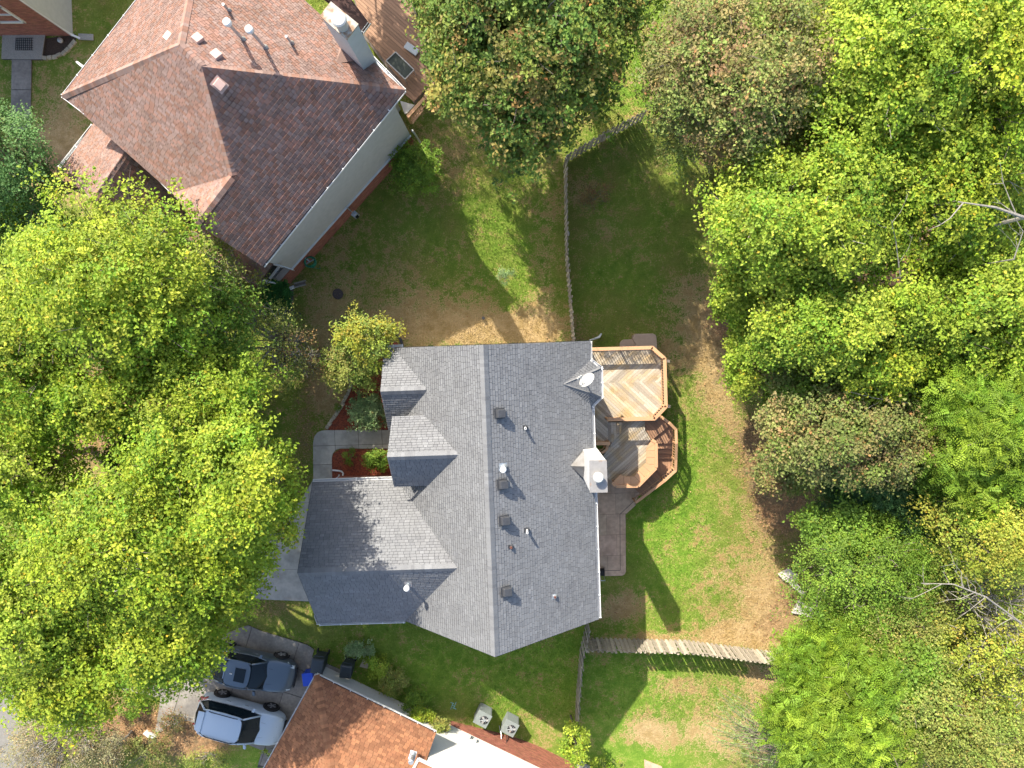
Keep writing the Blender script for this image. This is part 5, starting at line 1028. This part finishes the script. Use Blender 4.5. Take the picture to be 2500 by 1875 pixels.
# top and right
T('maple_tree','large round olive green maple with orange tips at the top centre',1132,66,6.2,(246,284),4.0,'maple',86000,lobe=.22,nl=150,lsize=.15,lowfill=.2,tr=.25)
T('maple_tree','green tree beyond the top edge shading the rear deck of the red house',618,-485,8.5,(150,150),2.6,'green',9000)
gR='woodland trees on the right'
T('pear_tree','brown and olive fine leaved tree right of the diagonal fence',1590,170,7.4,(205,200),3.8,'brown',46000,lsize=.12,lobe=.24,nl=110,group=gR,twigs=1)
T('maple_tree','bright lime tree at the top right, left of the corner',1900,130,9.,(181,212),3.6,'lime2',31049,group=gR,bark='palebark')
T('maple_tree','bright yellow-green tree filling the top right corner',2110,150,9.5,(187,224),3.8,'lime',32199,group=gR)
T('maple_tree','large lime tree spreading left over the lawn edge, widest on the right',1745,470,8.,(225,168),3.0,'lime2',36800,group=gR,bark='palebark')
T('maple_tree','lime tree behind the widest one, touching pale fallen branches',2010,420,8.4,(187,168),3.0,'lime',25299,group=gR,bark='palebark')
T('maple_tree','lime tree just below the widest one with its tips over tan grass',1840,690,7.2,(236,123),2.8,'lime2',29899,group=gR)
T('maple_tree','green tree at the right edge level with the grey house roof top',2120,680,7.8,(154,168),3.0,'lime2',21850,group=gR)
T('hawthorn_tree','brown green small leaved tree leaning over the lawn beside the deck',1850,930,5.8,(236,128),2.6,'brown',39100,lsize=.12,group=gR,lobe=.24,nl=90,twigs=1)
T('locust_tree','feathery yellow-green locust tree right of the brownish tree',2125,930,7.2,(148,201),3.0,'locust',69000,kind='frond',lsize=.085,sprig=.24,group=gR)
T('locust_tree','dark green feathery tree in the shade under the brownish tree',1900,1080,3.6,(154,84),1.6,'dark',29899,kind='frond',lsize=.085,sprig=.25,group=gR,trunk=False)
T('privet_tree','glossy mid green small leaved tree hanging over pale flat stones',1845,1245,5.,(165,140),2.3,'green',29899,lsize=.085,group=gR)
T('privet_tree','yellowing small leaved tree below the glossy one',1960,1395,5.2,(148,123),2.2,'olive',19550,lsize=.085,group=gR)
T('locust_tree','large feathery green locust tree growing over the end of the sunny fence',1820,1520,6.0,(165,180),2.6,'locust',82000,kind='frond',lsize=.085,sprig=.25,group=gR,nl=90)
T('shrub_tree','yellow flowered looking tree at the right edge above bare grey branches',2130,1150,7.4,(132,117),2.6,'yellow',13799,lsize=.10,group=gR)
T('shrub_tree','sparse yellow-green tree at the right edge with bare branches through it',2150,1420,6.6,(121,145),2.5,'yellow',10350,lsize=.10,group=gR,bark='palebark',twigs=3)
T('shrub_tree','dense green tree in the bottom right corner',2110,1600,6.6,(154,134),2.6,'olive',20700,lsize=.10,group=gR)
T('bare_tree','dead tree with bare pale branches fanning left at the right edge',2150,1320,7.,(132,123),1.4,'yellow',345,lsize=.09,group=gR,bark='palebark',twigs=7,tr=.16,nl=20)
T('sapling','small bright leafy sapling at the woods edge beside tan grass',1605,735,4.,(36,42),1.2,'lime2',1700,lsize=.12,group=gR,tr=.07)
T('sapling','brownish young tree at the woods edge below the sapling',1680,820,4.,(85,60),1.6,'brown',7000,lsize=.09,group=gR,tr=.08)
T('sapling','low grey green scrub under the big lime tree at its left edge',1560,430,3.,(60,70),1.3,'brown',4500,lsize=.09,group=gR,tr=.08)
for i,(u,v,z,r,pal,lab) in enumerate([(1960,800,4.2,(200,110),'green','green mid height growth between the lime trees at right'),(1950,300,5.0,(190,130),'lime2','mid height lime growth below the upper right trees'),(1700,560,4.2,(130,100),'green','green growth in the shade of the widest lime tree'),
 (2120,420,5.,(120,130),'green','green growth at the right edge by the pale dead limb'),(2050,1180,4.2,(130,100),'green','green growth right of the dark feathery tree'),(2030,1300,4.,(140,120),'olive','olive growth behind the bare fan of branches'),
 (2010,1460,4.4,(130,110),'green','green growth between the locust and the right edge'),(1790,1400,3.4,(110,70),'locust','low green growth above the end of the sunny fence'),(1760,60,4.6,(90,110),'green','green growth between the brown tree and lime tree at the top'),(2170,560,5.6,(90,110),'lime','yellow-green growth at the right edge under the dead limb'),(2040,1010,5.2,(90,80),'green','green growth right of the brownish hawthorn'),(1690,1010,2.6,(70,50),'brown','brown low scrub below the hawthorn'),(1640,770,4.2,(85,85),'lime2','lime tree top just above the brownish hawthorn at the lawn edge'),(1750,860,4.6,(110,80),'green','green growth between the lime tree and the hawthorn'),(1600,640,4.4,(60,70),'lime2','lime tips hanging over tan grass under the widest tree'),(1820,1130,4.2,(120,70),'green','green growth above the glossy privet'),(1990,900,6.0,(120,80),'green','green top between the hawthorn and the feathery locust'),(1900,780,7.2,(140,80),'lime','bright lime growth above the hawthorn'),(1800,250,6.5,(110,80),'lime2','lime growth between the upper right trees'),(2050,560,7.0,(130,80),'lime2','lime growth under the pale dead limb'),(1660,300,3.4,(80,90),'brown','brown scrub below the brown tree')]):
    T('understorey_tree',lab,u,v,z,r,1.5,pal,8500,group=gR,tr=.06)
for i,(u,v,z,r,pal,lab) in enumerate([(235,850,8.4,(125,100),'lime','lime green tree over the dark opening in the left canopy'),(110,890,8.2,(120,90),'lime','lime tree between the upper and lower left groups'),(440,850,8.2,(140,110),'lime','lime tree filling the canopy above the garage overhanging tree'),(330,960,5.0,(110,60),'green','dim green growth under the middle of the left canopy'),(140,560,6.5,(120,70),'lime2','lime tree under the dim tree at upper left')]):
    T('maple_tree',lab,u,v,z,r,1.9,pal,10000,group=gL,tr=.08)
T('maple_tree','lime tree above the driveway slabs between garage and street',470,1235,8.6,(118,112),2.4,'lime',14000,group=gL)
T('shrub_tree','yellowing broad tree between the feathery locust and the bottom right corner tree',1985,1540,6.4,(125,140),2.6,'olive',17000,lsize=.10,group=gR)
T('maple_tree','dark green tree between the glossy privet and the yellowing tree',1930,1430,5.6,(110,80),2.2,'green',11000,group=gR)
T('maple_tree','green tree beyond the top edge shading the diagonal fence',1168,-316,8.0,(160,160),2.8,'green',9000)
for i,(u,v,z,r,pal,lab,n) in enumerate([(60,1610,1.8,(110,60),'grey','dense grey brown scrub over the road in the bottom left corner',4200),(190,1590,1.4,(80,50),'rust','rusty scrub beside the pale path in the lower left',2600),(170,1640,2.2,(110,40),'grey','grey green scrub along the bottom edge on the left',3600),(300,1640,1.2,(70,34),'brown','olive brown scrub on the bottom edge left of the pearl car',2400),(370,1560,.5,(40,26),'rust','low rusty plants in the orange litter left of the pearl car',900),(450,1640,.5,(60,22),'olive','low olive plants on the bottom edge below the pearl car',1500)]):
    T('scrub_bush',lab,u,v,z,r,.9 if z>1 else .35,pal,n,cat='bush',lsize=.075,sprig=.2,nl=22,trunk=False,tr=.04,twigs=2,bark='palebark')
# willow like tree with long drooping shoots
def willow():
    c=P(1625,1590,3.0); root=empty('willow_shrub',(c[0],c[1],-2),'drooping willow with long thin shoots on the sunny lawn at the bottom','tree'); off=np.array(wloc(root)); Bs=[];Ds=[];mb=MB()
    hub=P(1690,1600,3.4)
    for k in range(120):
        tip=P(1570+random.gauss(0,22) if k%3 else 1625+random.gauss(0,40),1500+random.uniform(-20,110),1.6+random.random()*.8) if k<70 else P(1600+random.uniform(0,90),1600+random.uniform(-30,60),1.0)
        st=hub+A3(random.gauss(0,.5),random.gauss(0,.4),random.uniform(-.4,.3)); m_=(st+tip)/2+A3(0,0,random.uniform(.3,.9)); pts=[st*(1-t)**2+2*m_*t*(1-t)+tip*t*t for t in np.linspace(0,1,7)]; mb.tube(pts,[.02,.016,.013,.011,.009,.007,.004],4)
        for j in range(26):
            t=random.uniform(.25,1); p=st*(1-t)**2+2*m_*t*(1-t)+tip*t*t; d=unit(tip-m_)+A3(random.gauss(0,.35),random.gauss(0,.35),-.2); Bs.append(p);Ds.append(d)
    B=np.array(Bs)-off; D=np.array(Ds); n=len(B); Nn=rdir(n,1.5); tt=np.array([(.26,.37,.12),(.33,.43,.15),(.17,.28,.07)])[RNG.integers(0,3,n)]*RNG.uniform(.8,1.2,(n,1))
    link('crown',leafmesh('crown',B,Nn,D,RNG.uniform(.14,.24,n),RNG.uniform(.03,.05,n),tt),M['leaf'],root,(0,0,0))
    gp=A3(hub[0]*1.1,hub[1]*1.06,-2.1); mb.tube([gp,gp*.5+hub*.5+A3(.1,0,0),hub],[.11,.09,.06],7); mb.build('trunk',M['bark'],root)
willow()
# dead limbs seen through the canopy on the right
def limb(label,pts,zs,r,br=6,seed=0):
    rr=random.Random(seed); p=[P(u,v,z) for (u,v),z in zip(pts,zs)]; r=r*.8; mb=MB(); n=len(p); mb.tube(p,[r*(1-.7*i/(n-1)) for i in range(n)],6)
    for k in range(br):
        i=rr.randrange(1,n); a=p[i-1]*(rr.random())+p[i]*0; t=rr.random(); a=p[i-1]*(1-t)+p[i]*t; d=unit(p[-1]-p[0]); s_=unit(np.cross(d,A3(0,0,1)))*rr.choice((-1,1)); L=rr.uniform(.5,1.6)
        e=a+(d*.7+s_*rr.uniform(.3,.9)+A3(0,0,rr.uniform(-.2,.3)))*L; m_=(a+e)/2+A3(rr.gauss(0,.08),rr.gauss(0,.08),0); mb.tube([a,m_,e],[r*.4,r*.28,r*.1],5)
        for j in range(2): e2=e+(d*.5+s_*rr.uniform(-.6,.9)+A3(0,0,rr.uniform(-.2,.3)))*L*.5; mb.tube([m_*.3+e*.7,e2],[r*.2,r*.06],4)
    g=float(G(*p[0][:2])); b_=A3(p[0][0]*1.02,p[0][1]*1.02,g-.1); mb.tube([b_,p[0]],[r*1.6,r],6); return tag(mb.build('dead_branch',M['palebark']),label,'branch')
limb('long pale dead limb crossing the canopy at the right edge',[(2212,470),(2150,448),(2070,436)],[11.3,11.6,11.8],.08,3,3)
limb('fan of bare pale branches at the right edge lower down',[(2205,1345),(2130,1290),(2060,1262),(1990,1260)],[8.8,9.4,9.7,9.8],.05,12,5)
limb('bare grey branch hanging below the pale limb',[(2190,560),(2210,500),(2180,450)],[10.8,11.2,11.4],.03,3,8)
limb('group of thin pale stems showing through the lime tree',[(1945,600),(1935,520),(1925,475)],[9.2,9.8,10.4],.03,3,11)
limb('slanting grey trunk visible between the upper right trees',[(1905,355),(1960,290),(2010,215)],[4.5,7.5,10.],.10,4,12)
limb('pale twisted twigs above the brown-green tree',[(1960,870),(1890,860),(1830,845)],[7.4,7.8,8.],.03,6,14)
# shrubs
T('crape_myrtle','yellow-green multi stemmed small tree touching the gable roof corner',795,735,3.6,(74,62),1.3,'myrtle',5600,lsize=.10,sprig=.18,nl=22,tr=.08,bark='palebark',lobe=.34)
T('crape_myrtle','green multi stemmed small tree over the red mulch above the round bush',757,790,2.6,(80,55),.9,'olive',5600,lsize=.10,sprig=.18,nl=20,tr=.08,bark='palebark',lobe=.34)
T('round_shrub','light green rounded bush in the red mulch above the front walk',795,890,1.0,(44,40),.75,'bushy',5200,cat='bush',lsize=.09,sprig=.12,nl=46,lobe=.28,trunk=False,tr=.04,lowfill=.3)
T('round_shrub','dark green rounded bush in the red mulch below the front walk',815,993,.9,(30,27),.6,'green',3000,cat='bush',lsize=.08,sprig=.11,nl=34,lobe=.30,trunk=False,tr=.03,lowfill=.3)
T('small_shrub','sparse low plant on the mulch beside the walkway bend',757,985,.5,(20,16),.3,'green',450,cat='bush',lsize=.06,sprig=.1,nl=10,trunk=False,tr=.02)
T('small_shrub','tiny low green plant in the mulch near the edging stones',838-105,878,.4,(9,9),.2,'green',160,cat='bush',lsize=.05,sprig=.08,nl=5,trunk=False,tr=.02)
T('round_shrub','clipped deep green round bush at the lower corner of the red house',596,640,1.5,(33,36),1.1,'deep',9000,cat='bush',lsize=.075,sprig=.10,nl=70,lobe=.24,trunk=False,tr=.04,lowfill=.35)
T('round_shrub','loose green and yellow bush by the brick end of the red house',905,365,1.1,(58,58),.8,'green',7500,cat='bush',lsize=.09,sprig=.14,nl=40,trunk=False,tr=.05)
T('small_shrub','rusty brown half dead shrub on the lawn right of the long fence',1285,423,-.6,(46,42),.7,'rust',2600,cat='bush',lsize=.055,sprig=.14,nl=30,trunk=False,tr=.03,twigs=2)
T('small_shrub','small light green shrub at the sunny tip of the lawn strip',1092,598,-.4,(19,20),.5,'bushy',1000,cat='bush',lsize=.05,sprig=.10,nl=14,trunk=False,tr=.02)
T('leafy_vine','bright green leafy vine tree at the lower end of the side fence',1240,1600,.4,(30,52),1.3,'lime2',3000,cat='bush',lsize=.11,sprig=.15,nl=24,tr=.05)
def weeds(label,pts,n,pal,zt,r,cat='weeds',name='weed_clump'):
    for i,(u,v,rp) in enumerate(pts):
        T(name,label[i],u,v,zt,rp,.5,pal[i%len(pal)],n,cat=cat,lsize=.08,sprig=.14,nl=12,trunk=False,tr=.02,group='weeds and shrubs along the cream wall')
weeds(['dark green weeds right beside the second wheeled bin','yellowish weeds just right of the tan square stone','twiggy green weeds in the middle of the row along the cream wall','dark weeds where the row narrows above the cream wall','low weeds hanging over the cream wall top','last thin weeds of the row before the teal stake'],
 [(778,1398,(30,20)),(812,1440,(34,26)),(850,1470,(40,32)),(895,1510,(36,30)),(905,1545,(34,18)),(950,1565,(26,14))],2600,['bushy','lime2','olive','green','lime2','olive'],.5,30)
T('scrub_tree','grey brown nearly leafless shrub tree at the bottom left corner',110,1610,2.8,(120,75),1.3,'grey',3000,lsize=.07,bark='palebark',twigs=5,tr=.07,nl=26)
T('scrub_tree','thin leafed grey shrub beside the pale road in the lower left',235,1630,2.0,(90,50),1.0,'grey',2000,lsize=.07,bark='palebark',twigs=4,tr=.06,nl=18)
T('small_shrub','low green shrub among orange leaves beside the pearl white car',268,1530,.5,(45,32),.4,'green',1800,cat='bush',lsize=.07,sprig=.12,nl=16,trunk=False,tr=.02)
T('small_shrub','brown green low brush below the orange litter',320,1615,.6,(60,35),.45,'brown',2200,cat='bush',lsize=.07,sprig=.12,nl=16,trunk=False,tr=.02)
T('small_shrub','bright green tuft at the bottom of the pearl white car',590,1625,.3,(22,14),.25,'lime2',500,cat='bush',lsize=.07,sprig=.12,nl=6,trunk=False,tr=.02)
T('small_shrub','small bright grassy plants on the bottom edge right of the vine',1300,1650,-1.6,(50,18),.3,'lime2',1500,cat='bush',lsize=.07,sprig=.12,nl=14,trunk=False,tr=.02)
T('maple_tree','green tree top beyond the top edge between the maple and brown tree',1410,-60,6.,(66,89),2.6,'green',5750,group=gR)
